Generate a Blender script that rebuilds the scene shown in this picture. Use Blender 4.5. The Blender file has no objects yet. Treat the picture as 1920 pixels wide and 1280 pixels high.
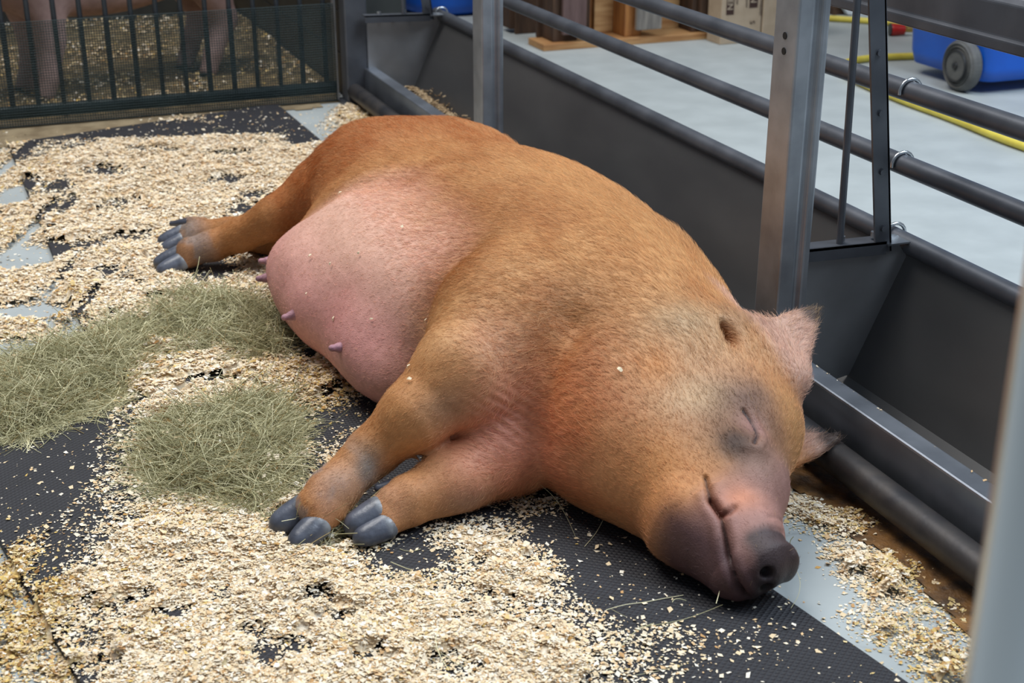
import bpy, bmesh, math, random
import numpy as np
from mathutils import Vector, Matrix
random.seed(7); rng = np.random.default_rng(7)
scene = bpy.context.scene
COL = scene.collection
# ---------------------------------------------------------------- camera
# world: x = across the pen (towards the feed trough), y = along the trough (away), z = up, metres
YAW, PITCH, CAM_H, FPX = math.radians(21.3), math.atan(1090 / 2627), 1.1, 2627.0
cam_d = bpy.data.cameras.new('camera')
cam = bpy.data.objects.new('camera', cam_d); COL.objects.link(cam)
cam.location = (0, 0, CAM_H)
cam.rotation_euler = (math.pi / 2 - PITCH, 0, -YAW)
cam_d.sensor_width = 36.0; cam_d.lens = 36.0 * FPX / 1920; cam_d.clip_start = .02
cam_d.dof.use_dof = True; cam_d.dof.focus_distance = 2.35; cam_d.dof.aperture_fstop = 7.0
scene.camera = cam
# ---------------------------------------------------------------- world, light, exposure
vs = scene.view_settings
vs.view_transform = 'Standard'; vs.look = 'None'; vs.gamma = 1; vs.use_curve_mapping = False
vs.exposure = -0.25
world = bpy.data.worlds.new('hall_daylight'); scene.world = world; world.use_nodes = True
wn = world.node_tree.nodes; wn['Background'].inputs[0].default_value = (.62, .72, .84, 1)
wn['Background'].inputs[1].default_value = .27
def area(name, loc, target, sx, sy, power, color):
    d = bpy.data.lights.new(name, 'AREA'); d.shape = 'RECTANGLE'; d.size = sx; d.size_y = sy
    d.energy = power; d.color = color
    o = bpy.data.objects.new(name, d); COL.objects.link(o); o.location = loc
    o.rotation_euler = (Vector(target) - Vector(loc)).to_track_quat('-Z', 'Y').to_euler()
    return o
area('hall_skylight', (-.1, 3.9, 5.4), (.6, 2.5, 0), 3.0, 3.0, 345, (1.0, .975, .94))
area('aisle_fill', (3.7, .5, 4.6), (3.4, 1.0, 0), 2.6, 3.6, 420, (.76, .88, 1.0))  # added cool overhead fill that brightens the aisle floor and the post sides
# ---------------------------------------------------------------- helpers
def srgb(r, g, b):
    f = lambda c: (c / 255 / 12.92) if c / 255 <= .04045 else ((c / 255 + .055) / 1.055) ** 2.4
    return (f(r), f(g), f(b), 1)
def mat(name, col, rough=.6, metal=0.0, col2=None, scale=8, detail=5, bump=0, bscale=60, stretch=None, rough2=None, attr=None, sheen=0, spec=None, ramp=(.35, .65)):
    m = bpy.data.materials.new(name); m.use_nodes = True; nt = m.node_tree; N = nt.nodes; L = nt.links
    b = N['Principled BSDF']; b.inputs['Roughness'].default_value = rough; b.inputs['Metallic'].default_value = metal
    if spec is not None: b.inputs['Specular IOR Level'].default_value = spec
    if sheen: b.inputs['Sheen Weight'].default_value = sheen
    b.inputs['Base Color'].default_value = col
    tc = N.new('ShaderNodeTexCoord'); mp = N.new('ShaderNodeMapping'); L.new(tc.outputs['Object'], mp.inputs[0])
    if stretch: mp.inputs['Scale'].default_value = stretch
    csock = None
    if attr:
        a = N.new('ShaderNodeAttribute'); a.attribute_name = attr; csock = a.outputs['Color']
    if col2 is not None:
        n = N.new('ShaderNodeTexNoise'); n.inputs['Scale'].default_value = scale; n.inputs['Detail'].default_value = detail
        L.new(mp.outputs[0], n.inputs['Vector'])
        r = N.new('ShaderNodeValToRGB'); r.color_ramp.elements[0].position = ramp[0]; r.color_ramp.elements[1].position = ramp[1]
        r.color_ramp.elements[0].color = col; r.color_ramp.elements[1].color = col2; L.new(n.outputs['Fac'], r.inputs[0])
        if csock:
            mx = N.new('ShaderNodeMix'); mx.data_type = 'RGBA'; mx.blend_type = 'MULTIPLY'; mx.inputs[0].default_value = 1
            L.new(csock, mx.inputs[6]); L.new(r.outputs[0], mx.inputs[7]); csock = mx.outputs[2]
        else: csock = r.outputs[0]
        if rough2 is not None:
            rr = N.new('ShaderNodeMapRange'); rr.inputs[3].default_value = rough; rr.inputs[4].default_value = rough2
            L.new(n.outputs['Fac'], rr.inputs[0]); L.new(rr.outputs[0], b.inputs['Roughness'])
    if csock: L.new(csock, b.inputs['Base Color'])
    if bump:
        n2 = N.new('ShaderNodeTexNoise'); n2.inputs['Scale'].default_value = bscale; n2.inputs['Detail'].default_value = 4
        L.new(mp.outputs[0], n2.inputs['Vector'])
        bp = N.new('ShaderNodeBump'); bp.inputs['Strength'].default_value = bump; bp.inputs['Distance'].default_value = .004
        L.new(n2.outputs['Fac'], bp.inputs['Height']); L.new(bp.outputs[0], b.inputs['Normal'])
    return m
def tag(o, label=None, cat=None, group=None, kind=None):
    if label: o['label'] = label
    if cat: o['category'] = cat
    if group: o['group'] = group
    if kind: o['kind'] = kind
    return o
def empty(name, loc=(0, 0, 0), rz=0.0):
    o = bpy.data.objects.new(name, None); COL.objects.link(o); o.location = loc; o.rotation_euler = (0, 0, rz); o.empty_display_size = .05
    return o
def link(name, me, m, parent=None, world_parent=True):
    o = bpy.data.objects.new(name, me); COL.objects.link(o)
    if m is not None and not me.materials: me.materials.append(m)
    if parent is not None:
        o.parent = parent
        if world_parent:
            o.matrix_parent_inverse = (Matrix.Translation(parent.location) @ parent.rotation_euler.to_matrix().to_4x4()).inverted() if parent.parent is None else Matrix()
    return o
class MB:
    """collects boxes, tubes and solids, builds ONE mesh object"""
    def __init__(s): s.v = []; s.f = []; s.sm = []
    def add(s, vs_, fs, smooth=False):
        n = len(s.v); s.v += [tuple(map(float, p)) for p in vs_]; s.f += [tuple(i + n for i in q) for q in fs]; s.sm += [smooth] * len(fs); return s
    def box(s, x0, x1, y0, y1, z0, z1):
        return s.add([(x0,y0,z0),(x1,y0,z0),(x1,y1,z0),(x0,y1,z0),(x0,y0,z1),(x1,y0,z1),(x1,y1,z1),(x0,y1,z1)],
                     [(3,2,1,0),(4,5,6,7),(0,1,5,4),(1,2,6,5),(2,3,7,6),(3,0,4,7)])
    def obox(s, c, ax, ay, az):
        c, ax, ay, az = (Vector(q) for q in (c, ax, ay, az))
        P = [c + i*ax + j*ay + k*az for k in (-1, 1) for i, j in ((-1,-1),(1,-1),(1,1),(-1,1))]
        return s.add(P, [(3,2,1,0),(4,5,6,7),(0,1,5,4),(1,2,6,5),(2,3,7,6),(3,0,4,7)])
    def tube(s, pts, r, n=12, caps=True, smooth=True):
        pts = [Vector(p) for p in pts]; rs = r if isinstance(r, (list, tuple)) else [r] * len(pts)
        V = []; F = []; prev = None
        for i, p in enumerate(pts):
            t = (pts[min(i+1, len(pts)-1)] - pts[max(i-1, 0)]).normalized()
            if prev is None:
                a = t.orthogonal().normalized()
            else:
                a = (prev - t * prev.dot(t)).normalized()
            prev = a; b = t.cross(a)
            V += [p + (a*math.cos(2*math.pi*k/n) + b*math.sin(2*math.pi*k/n)) * rs[i] for k in range(n)]
        for i in range(len(pts)-1):
            for k in range(n):
                F.append((i*n+k, i*n+(k+1)%n, (i+1)*n+(k+1)%n, (i+1)*n+k))
        s.add(V, F, smooth)
        if caps:
            s.add(V[:n], [tuple(range(n))[::-1]]); s.add(V[-n:], [tuple(range(n))])
        return s
    def prism(s, poly, axis, t0, t1):
        """extrude a 2D polygon; axis 'x': poly=(y,z), 'y': poly=(x,z), 'z': poly=(x,y)"""
        m3 = {'x': lambda a, b, t: (t, a, b), 'y': lambda a, b, t: (a, t, b), 'z': lambda a, b, t: (a, b, t)}[axis]
        n = len(poly); V = [m3(a, b, t0) for a, b in poly] + [m3(a, b, t1) for a, b in poly]
        return s.add(V, [tuple(range(n))[::-1], tuple(range(n, 2*n))] + [(i, (i+1) % n, n+(i+1) % n, n+i) for i in range(n)])
    def build(s, name, m, parent=None, bevel=0):
        me = bpy.data.meshes.new(name); me.from_pydata(s.v, [], s.f)
        me.polygons.foreach_set('use_smooth', s.sm)
        bm = bmesh.new(); bm.from_mesh(me); bmesh.ops.recalc_face_normals(bm, faces=bm.faces); bm.to_mesh(me); bm.free()
        o = link(name, me, m, parent)
        if bevel:
            b = o.modifiers.new('bevel', 'BEVEL'); b.width = bevel; b.segments = 2; b.limit_method = 'ANGLE'
        return o
def np_mesh(name, V, F, smooth=True):
    """fast mesh from numpy vertex (n,3) and face (m,k) arrays"""
    V = np.asarray(V, np.float32); F = np.asarray(F, np.int32); k = F.shape[1]
    me = bpy.data.meshes.new(name); me.vertices.add(len(V)); me.vertices.foreach_set('co', V.ravel())
    me.loops.add(F.size); me.loops.foreach_set('vertex_index', F.ravel())
    me.polygons.add(len(F)); me.polygons.foreach_set('loop_start', np.arange(0, F.size, k, dtype=np.int32))
    if smooth: me.polygons.foreach_set('use_smooth', np.ones(len(F), bool))
    me.update(calc_edges=True); me.validate()
    return me
def color_attr(me, C, name='col', domain='POINT'):
    a = me.color_attributes.new(name, 'FLOAT_COLOR', domain)
    C4 = np.ones((len(C), 4), np.float32); C4[:, :3] = C[:, :3]; a.data.foreach_set('color', C4.ravel())
# smooth value noise for numpy points
_perm = rng.integers(0, 1 << 30, 4096)
def vnoise(P, scale=1.0, seed=0):
    P = np.asarray(P, np.float64) * scale + seed * 17.13; I = np.floor(P).astype(np.int64); f = P - I; f = f * f * (3 - 2 * f)
    out = 0
    for dx in (0, 1):
        for dy in (0, 1):
            for dz in (0, 1):
                h = _perm[(I[:, 0]+dx + 57*(I[:, 1]+dy) + 131*(I[:, 2]+dz)*7) & 4095] / float(1 << 30)
                out = out + h * (f[:, 0] if dx else 1-f[:, 0]) * (f[:, 1] if dy else 1-f[:, 1]) * (f[:, 2] if dz else 1-f[:, 2])
    return out
def fbm(P, scale=1.0, oct=3, seed=0):
    return sum(vnoise(P, scale * 2**i, seed + i) * .5**i for i in range(oct)) / sum(.5**i for i in range(oct))
def smooth01(x, a, b):
    t = np.clip((x - a) / (b - a), 0, 1); return t * t * (3 - 2 * t)
# ---------------------------------------------------------------- materials of the setting
M_floor = mat('painted_concrete', srgb(158, 164, 164), .5, col2=srgb(168, 174, 174), scale=7, detail=8, bump=.03, bscale=180, rough2=.56)
M_steel = mat('dark_steel', srgb(84, 87, 94), .36, .55, col2=srgb(104, 107, 114), scale=9, bump=.05, bscale=90, rough2=.5)
M_post = mat('galvanised_post', srgb(148, 152, 158), .40, .75, col2=srgb(172, 176, 182), scale=14, bump=.04, bscale=120, rough2=.52)
M_sheet = mat('trough_sheet', srgb(76, 76, 77), .38, .4, col2=srgb(90, 90, 90), scale=5, stretch=(1, .4, 1), bump=.03, bscale=80, rough2=.42)
M_plate = mat('divider_sheet', srgb(178, 180, 184), .34, .8, col2=srgb(200, 202, 206), scale=7, bump=.05, bscale=50, rough2=.45)
M_lip = mat('worn_lip_steel', srgb(150, 156, 166), .34, .92, col2=srgb(168, 174, 184), scale=10, bump=.04, bscale=90, rough2=.5)
M_rail2 = mat('grimy_rail_steel', srgb(52, 52, 56), .4, .5, col2=srgb(74, 70, 68), scale=14, bump=.1, bscale=90, rough2=.6)
M_zinc = mat('bright_zinc', srgb(196, 200, 204), .28, .95)
M_green = mat('green_coated_steel', srgb(34, 50, 52), .38, .2, col2=srgb(46, 64, 66), scale=12)
M_bar = mat('gate_bar_steel', srgb(70, 74, 80), .40, .6, col2=srgb(50, 60, 64), scale=6)
M_rubber = bpy.data.materials.new('ribbed_rubber'); M_rubber.use_nodes = True
def _rub():
    nt = M_rubber.node_tree; N = nt.nodes; L = nt.links; b = N['Principled BSDF']; b.inputs['Roughness'].default_value = .62
    tc = N.new('ShaderNodeTexCoord'); ns = N.new('ShaderNodeTexNoise'); ns.inputs['Scale'].default_value = 14; L.new(tc.outputs['Object'], ns.inputs['Vector'])
    r = N.new('ShaderNodeValToRGB'); r.color_ramp.elements[0].color = srgb(28, 28, 33); r.color_ramp.elements[1].color = srgb(42, 42, 48); L.new(ns.outputs['Fac'], r.inputs[0]); L.new(r.outputs[0], b.inputs['Base Color'])
    hs = []
    for ang in (.9, -.9):
        mp = N.new('ShaderNodeMapping'); mp.inputs['Rotation'].default_value = (0, 0, ang); L.new(tc.outputs['Object'], mp.inputs[0])
        w = N.new('ShaderNodeTexWave'); w.inputs['Scale'].default_value = 42; L.new(mp.outputs[0], w.inputs['Vector']); hs.append(w)
    a = N.new('ShaderNodeMath'); a.operation = 'MAXIMUM'; L.new(hs[0].outputs['Fac'], a.inputs[0]); L.new(hs[1].outputs['Fac'], a.inputs[1])
    bp = N.new('ShaderNodeBump'); bp.inputs['Strength'].default_value = .6; bp.inputs['Distance'].default_value = .003; L.new(a.outputs[0], bp.inputs['Height']); L.new(bp.outputs[0], b.inputs['Normal'])
_rub()
# ---------------------------------------------------------------- floor and mats
tag(MB().box(-4.5, 9.5, -1.5, 13, -.06, 0).build('floor', M_floor), kind='structure')
FAR_MAT = [(.085, 4.49), (.165, 2.425), (1.045, 2.665), (.976, 4.723)]
NEAR_MAT = [(-.118, 2.333), (.165, .86), (1.065, .92), (.76, 2.572)]
def rubber_mat(poly, label):
    cx = sum(p[0] for p in poly) / 4; cy = sum(p[1] for p in poly) / 4
    o = MB().prism(poly, 'z', 0, .012).build('rubber_mat', M_rubber, bevel=.003)
    return tag(o, label, 'mat', 'black rubber floor mats')
rubber_mat(FAR_MAT, 'black rubber mat under the hind legs, reaching back to the meshed gate')
rubber_mat(NEAR_MAT, 'black rubber mat under the snout and fore legs, nearest the camera')
# ---------------------------------------------------------------- feed trough along the pen
Y0, Y1 = .45, 4.70
XL, ZL, XB, ZB, XR, ZR = 1.27, .125, 1.43, .035, 1.55, .285
tr = empty('feed_trough', (1.4, 2.5, 0)); tag(tr, 'long sheet-steel feed trough behind the sow, dark and sloping', 'trough')
MB().box(XL, XL + .042, Y0, Y1, ZL - .11, ZL).build('front_lip', M_lip, tr, bevel=.004)
t_ = .004
MB().prism([(XL + .040, ZL - .004), (XB - .03, ZB + .004), (XB, ZB), (XB + .012, ZB + .01), (XR, ZR), (XR + t_, ZR), (XB + .016, ZB + .006), (XB, ZB - t_), (XB - .03, ZB), (XL + .040, ZL - .012)], 'y', Y0, Y1).build('pan', M_sheet, tr)
MB().tube([(XR, Y0, ZR + .003), (XR, Y1, ZR + .003)], .0185, 20).build('rim_tube', M_steel, tr)
for y, nm in ((4.64, 'end_plate'), (1.985, 'divider_plate')):
    p = MB().prism([(XL + .012, ZL + .002), (XB - .02, ZB + .008), (XB + .014, ZB + .014), (XR - .006, ZR - .018), (XR - .03, .297), (XL + .012, .306)], 'y', y, y + .004).build(nm, M_plate, tr)
    for bx in (XL + .05, XL + .10, XL + .155):
        MB().tube([(bx, y - .006, .288), (bx, y + .001, .288)], .006, 6).build('bolt', M_zinc, p)
for y in (.6, 1.5, 2.5, 3.5, 4.4):
    MB().box(XB - .03, XB + .03, y - .02, y + .02, 0, ZB - .002).build('foot', M_steel, tr)
# ---------------------------------------------------------------- fence above the trough
fe = empty('feeding_fence', (1.4, 2.5, 0)); tag(fe, 'tubular steel feeding fence with square posts between sow and aisle', 'fence')
def post(x, y, w, d, h=1.12):
    g = .008
    poly = [(x, y), (x + w * .50, y), (x + w * .56, y + g), (x + w * .70, y + g), (x + w * .76, y), (x + w, y), (x + w, y + d), (x, y + d)]
    o = MB().prism(poly, 'z', 0.002, h).build('post', M_post, fe, bevel=.004); return o
for x, y in ((1.25, 1.945), (1.25, 3.42)):
    p = post(x, y, .060, .072)
    for z in (.66, .685):
        MB().tube([(x - .001, y + .036, z), (x + .004, y + .036, z)], .006, 12).build('bolt_hole', mat('hole_dark', (.01, .01, .01, 1), .8) if 'hole_dark' not in bpy.data.materials else bpy.data.materials['hole_dark'], p)
pl_ = MB().box(1.205, 1.285, 4.645, 4.72, .002, 1.12).build('post', M_steel, fe, bevel=.006)
MB().box(1.19, 1.30, 4.63, 4.735, .0005, .012).build('foot_plate', M_steel, pl_)
for z in (.426, .558):
    MB().tube([(1.55, .35, z), (1.55, 7.2, z)], .0185, 20).build('rail', M_steel, fe)
MB().prism([(1.532, .672), (1.532, .69), (1.536, .694), (1.536, .745), (1.545, .757), (1.565, .757), (1.574, .745), (1.574, .682), (1.57, .672)], 'y', .35, 7.2).build('top_rail', M_steel, fe, bevel=.003)
MB().tube([(1.233, .35, .048), (1.233, 4.66, .048)], .027, 20).build('bottom_rail', M_rail2, fe)
# dividers: a bolted frame across the trough from each post to the rails
def divider(y, yb, m):
    d = MB().prism([(1.262, .307), (1.49, .300), (1.49, .305), (1.262, .312)], 'y', y - .014, y + .022).prism([(1.262, .288), (1.49, .281), (1.49, .305), (1.262, .312)], 'y', y - .014, y - .010).build('divider_frame', m, fe)
    MB().prism([(1.470, .285), (1.503, .285), (1.399, 1.0), (1.366, 1.0)], 'y', y - .012, y - .007).prism([(1.500, .285), (1.504, .285), (1.400, 1.0), (1.396, 1.0)], 'y', y - .012, y + .02).build('flat_bar', M_steel, d)
    MB().tube([(1.400, y, .305), (1.383, y, 1.0)], .0065, 12).build('rod', m, d)
    MB().box(1.27, 1.402, y - .010, y - .006, .985, 1.01).build('top_bar', m, d)
    for bx in (1.315, 1.405, 1.475):
        MB().tube([(bx, y + .004, .309), (bx, y + .004, .320)], .0075, 6).build('bolt', M_zinc, d)
    for z, r in ((.292, .0185), (.426, .0185), (.558, .0185)):
        ang = [math.radians(a) for a in range(-100, 101, 20)]
        MB().tube([(1.55 + (r + .004) * math.sin(a), y + .045, z + (r + .004) * math.cos(a)) for a in ang], .0034, 8).build('u_bolt', M_zinc, d)
    for k in range(5):
        z = .33 + k * .105
        MB().tube([(1.487 - .075 * (z - .285) / .515, y - .016, z), (1.487 - .075 * (z - .285) / .515, y - .012, z)], .0055, 10).build('rivet', M_steel, d)
    MB().prism([(1.49, .298), (1.545, .298), (1.545, .301), (1.49, .301)], 'y', y - .02, y + .03).build('bright_bracket', M_zinc, d)
divider(1.99, 2.0, M_steel); divider(4.60, 4.6, M_steel)
# near-end post of the pen side the photographer leans on
ft = MB().tube([(.488, .50, 0.001), (.488, .50, 1.0)], .0225, 28).build('galvanised_tube', M_zinc)
tag(ft, 'upright galvanised tube in the near right corner, out of focus', 'tube')
# ---------------------------------------------------------------- gate with wire mesh at the back of the pen
GX0, GX1, GY = -.98, 1.195, 4.735
gt = empty('pen_gate', (.2, GY, 0)); tag(gt, 'barred gate with fine green wire mesh at the back of the pen', 'gate')
MB().tube([(GX0, GY, .05), (GX1 - .01, GY, .05)], .021, 18).build('bottom_tube', M_green, gt)
MB().tube([(GX0, GY, .93), (GX1 - .01, GY, .93)], .021, 18).build('top_tube', M_green, gt)
k = 0
while .122 + .0795 * k < GX1 - .01: k += 1
bar_me = None
for i in range(-13, k):
    x = .122 + .0795 * i
    if bar_me is None:
        o = MB().tube([(x, GY, .05), (x, GY, .93)], .0085, 10, caps=False).build('bar', M_bar, gt); bar_me = o; x0 = x
    else:
        o = bar_me.copy(); COL.objects.link(o); o.location = (x - x0, 0, 0)
MB().box(GX1 - .008, GX1 - .004, GY - .03, GY + .01, .01, .97).build('edge_strip', M_post, gt)
def wires():
    V = []; F = []; r = .0011; y = GY - .024
    def q(a, b, e):
        n = len(V)
        for p in (a, b):
            for s1, s2 in ((1, 1), (-1, 1), (-1, -1), (1, -1)): V.append((p[0] + (r * s1 if e == 'x' else 0), y + r * s2, p[2] + (r * s1 if e == 'z' else 0)))
        for i in range(4): F.append((n+i, n+(i+1) % 4, n+4+(i+1) % 4, n+4+i))
    x = GX0
    while x < GX1 - .01: q((x, 0, .008), (x, 0, .338), 'x'); x += .0081
    z = .010
    while z < .34: q((GX0, 0, z), (GX1 - .008, 0, z), 'z'); z += .0082
    o = link('wire_mesh', np_mesh('wire_mesh', V, F, False), M_green, gt); o['kind'] = 'stuff'
wires()
# ---------------------------------------------------------------- implicit-surface sculpting (numpy)
class Sculpt:
    def __init__(s, floor=None): s.pr = []; s.floor = floor
    def E(s, c, r, k=.05, R=None, op='u'):
        c = np.array(c, float); r = np.array(r, float); Rm = None if R is None else np.array(R, float)
        ext = r if Rm is None else np.full(3, r.max())
        def f(P):
            q = P - c
            if Rm is not None: q = q @ Rm
            a = np.sqrt(((q / r) ** 2).sum(-1)); b = np.sqrt(((q / r**2) ** 2).sum(-1)) + 1e-9
            return a * (a - 1) / b
        s.pr.append((f, c - ext, c + ext, k, op)); return s
    def C(s, a, b, ra, rb, k=.03, op='u'):
        a = np.array(a, float); b = np.array(b, float); ab = b - a; L2 = (ab**2).sum(); R_ = max(ra, rb)
        def f(P):
            q = P - a; t = np.clip((q @ ab) / L2, 0, 1)
            return np.sqrt(((q - t[..., None] * ab) ** 2).sum(-1)) - (ra + (rb - ra) * t)
        s.pr.append((f, np.minimum(a, b) - R_, np.maximum(a, b) + R_, k, op)); return s
    def T(s, a, b, c, r, k=.015, op='u'):
        a, b, c = (np.array(q, float) for q in (a, b, c)); ba = b - a; cb = c - b; ac = a - c; nor = np.cross(ba, ac)
        dot2 = lambda q: (q * q).sum(-1)
        def f(P):
            pa, pb, pc = P - a, P - b, P - c
            ins = (np.sign(pa @ np.cross(ba, nor)) + np.sign(pb @ np.cross(cb, nor)) + np.sign(pc @ np.cross(ac, nor))) < 2
            seg = lambda p, e: dot2(p - np.clip((p @ e) / (e @ e), 0, 1)[..., None] * e)
            return np.sqrt(np.where(ins, np.minimum(np.minimum(seg(pa, ba), seg(pb, cb)), seg(pc, ac)), (pa @ nor)**2 / (nor @ nor))) - r
        s.pr.append((f, np.minimum(np.minimum(a, b), c) - r, np.maximum(np.maximum(a, b), c) + r, k, op)); return s
    def path(s, pts, rs, k=.02, op='u'):
        for i in range(len(pts)-1): s.C(pts[i], pts[i+1], rs[i], rs[i+1], k if i == 0 else min(k, .02), op)
        return s
    @staticmethod
    def _comb(d, e, k, op):
        if op == 'u':
            h = np.clip(.5 + .5 * (d - e) / k, 0, 1); return d + (e - d) * h - k * h * (1 - h)
        e = -e; h = np.clip(.5 - .5 * (d - e) / k, 0, 1); return d + (e - d) * h + k * h * (1 - h)
    def ev(s, P):
        sh = P.shape[:-1]; P = P.reshape(-1, 3); d = np.full(len(P), 9.0)
        for f, lo, hi, k, op in s.pr:
            m = np.flatnonzero(((P > lo - k - .02) & (P < hi + k + .02)).all(1))
            if len(m): d[m] = s._comb(d[m], f(P[m]), k, op)
        if s.floor is not None: d = s._comb(d, P[:, 2] - s.floor, .012, 'd')
        return d.reshape(sh)
    def grid(s, h):
        lo = np.min([p[1] for p in s.pr if p[4] == 'u'], 0) - .03; hi = np.max([p[2] for p in s.pr if p[4] == 'u'], 0) + .03
        if s.floor is not None: lo[2] = s.floor - 3*h
        n = np.ceil((hi - lo) / h).astype(int) + 1
        ax = [lo[i] + h * np.arange(n[i]) for i in range(3)]
        D = np.full(n, 1.0, np.float32)
        for f, l, u, k, op in s.pr:
            i0 = np.clip(((l - k - .04 - lo) / h).astype(int), 0, n); i1 = np.clip(((u + k + .04 - lo) / h).astype(int) + 2, 0, n)
            sl = tuple(slice(a, b) for a, b in zip(i0, i1))
            G = np.stack(np.meshgrid(ax[0][sl[0]], ax[1][sl[1]], ax[2][sl[2]], indexing='ij'), -1).astype(np.float32)
            if G.size: D[sl] = s._comb(D[sl], f(G).astype(np.float32), k, op)
        if s.floor is not None: D = s._comb(D, (ax[2] - s.floor)[None, None, :].astype(np.float32), .012, 'd')
        return D, lo
    def nets(s, h, project=2):
        D, lo = s.grid(h); S = D < 0
        c = [(i, j, k) for i in (0, 1) for j in (0, 1) for k in (0, 1)]
        n = np.array(D.shape) - 1
        cor = lambda A, o: A[o[0]:o[0]+n[0], o[1]:o[1]+n[1], o[2]:o[2]+n[2]]
        cnt = sum(cor(S, o).astype(np.int8) for o in c); act = (cnt > 0) & (cnt < 8)
        idx = np.full(act.shape, -1, np.int64); I = np.argwhere(act); idx[act] = np.arange(len(I))
        acc = np.zeros((len(I), 3)); num = np.zeros(len(I))
        vals = {o: D[I[:, 0]+o[0], I[:, 1]+o[1], I[:, 2]+o[2]] for o in c}
        for o in c:
            for ax in range(3):
                if o[ax] == 0:
                    p = list(o); p[ax] = 1; p = tuple(p); a, b = vals[o], vals[p]; m = (a < 0) != (b < 0)
                    t = np.where(m, a / np.where(m, a - b, 1), 0); q = np.tile(np.array(o, float), (len(I), 1)); q[:, ax] += t
                    acc[m] += q[m]; num[m] += 1
        V = lo + h * (I + acc / num[:, None])
        F = []
        for ax in range(3):
            b1, b2 = (ax+1) % 3, (ax+2) % 3
            sa = [slice(None)]*3; sb = [slice(None)]*3; sa[ax] = slice(0, -1); sb[ax] = slice(1, None)
            for fl in (False, True):
                m = (S[tuple(sa)] & ~S[tuple(sb)]) if not fl else (~S[tuple(sa)] & S[tuple(sb)])
                E_ = np.argwhere(m); E_ = E_[(E_[:, b1] > 0) & (E_[:, b2] > 0)]
                E_ = E_[(E_[:, b1] < n[b1]) & (E_[:, b2] < n[b2])]
                q = []
                for d1, d2 in ((1, 1), (0, 1), (0, 0), (1, 0)):
                    e = E_.copy(); e[:, b1] -= d1; e[:, b2] -= d2; q.append(idx[e[:, 0], e[:, 1], e[:, 2]])
                q = np.stack(q, 1); F.append(q if not fl else q[:, ::-1])
        F = np.concatenate(F); F = F[(F >= 0).all(1)]
        for _ in range(project): V = s.project(V)
        return V, F
    def grad(s, V, e=.0012):
        g = np.zeros_like(V)
        for o in ((1, -1, -1), (-1, -1, 1), (-1, 1, -1), (1, 1, 1)):
            o = np.array(o, float); g += o * s.ev(V + o * e)[:, None]
        return g / (np.linalg.norm(g, axis=1, keepdims=True) + 1e-12)
    def project(s, V, cap=.006):
        d = np.clip(s.ev(V), -cap, cap); return V - s.grad(V) * d[:, None] * .9
def subdivide(V, F, mask=None):
    """split each quad into 4; with a vertex mask only the quads wholly inside are split (others become n-gon free fans)"""
    E = np.sort(np.concatenate([F[:, [0, 1]], F[:, [1, 2]], F[:, [2, 3]], F[:, [3, 0]]]), 1)
    U, inv = np.unique(E, axis=0, return_inverse=True); inv = inv.ravel(); n = len(V); m = len(F)
    e = [inv[i*m:(i+1)*m] + n for i in range(4)]; fc = np.arange(m) + n + len(U)
    W = np.concatenate([V, (V[U[:, 0]] + V[U[:, 1]]) / 2, V[F].mean(1)])
    Q = np.concatenate([np.stack([F[:, i], e[i], fc, e[i-1]], 1) for i in range(4)])
    return W, Q
HAIR_N = 190000
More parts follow.
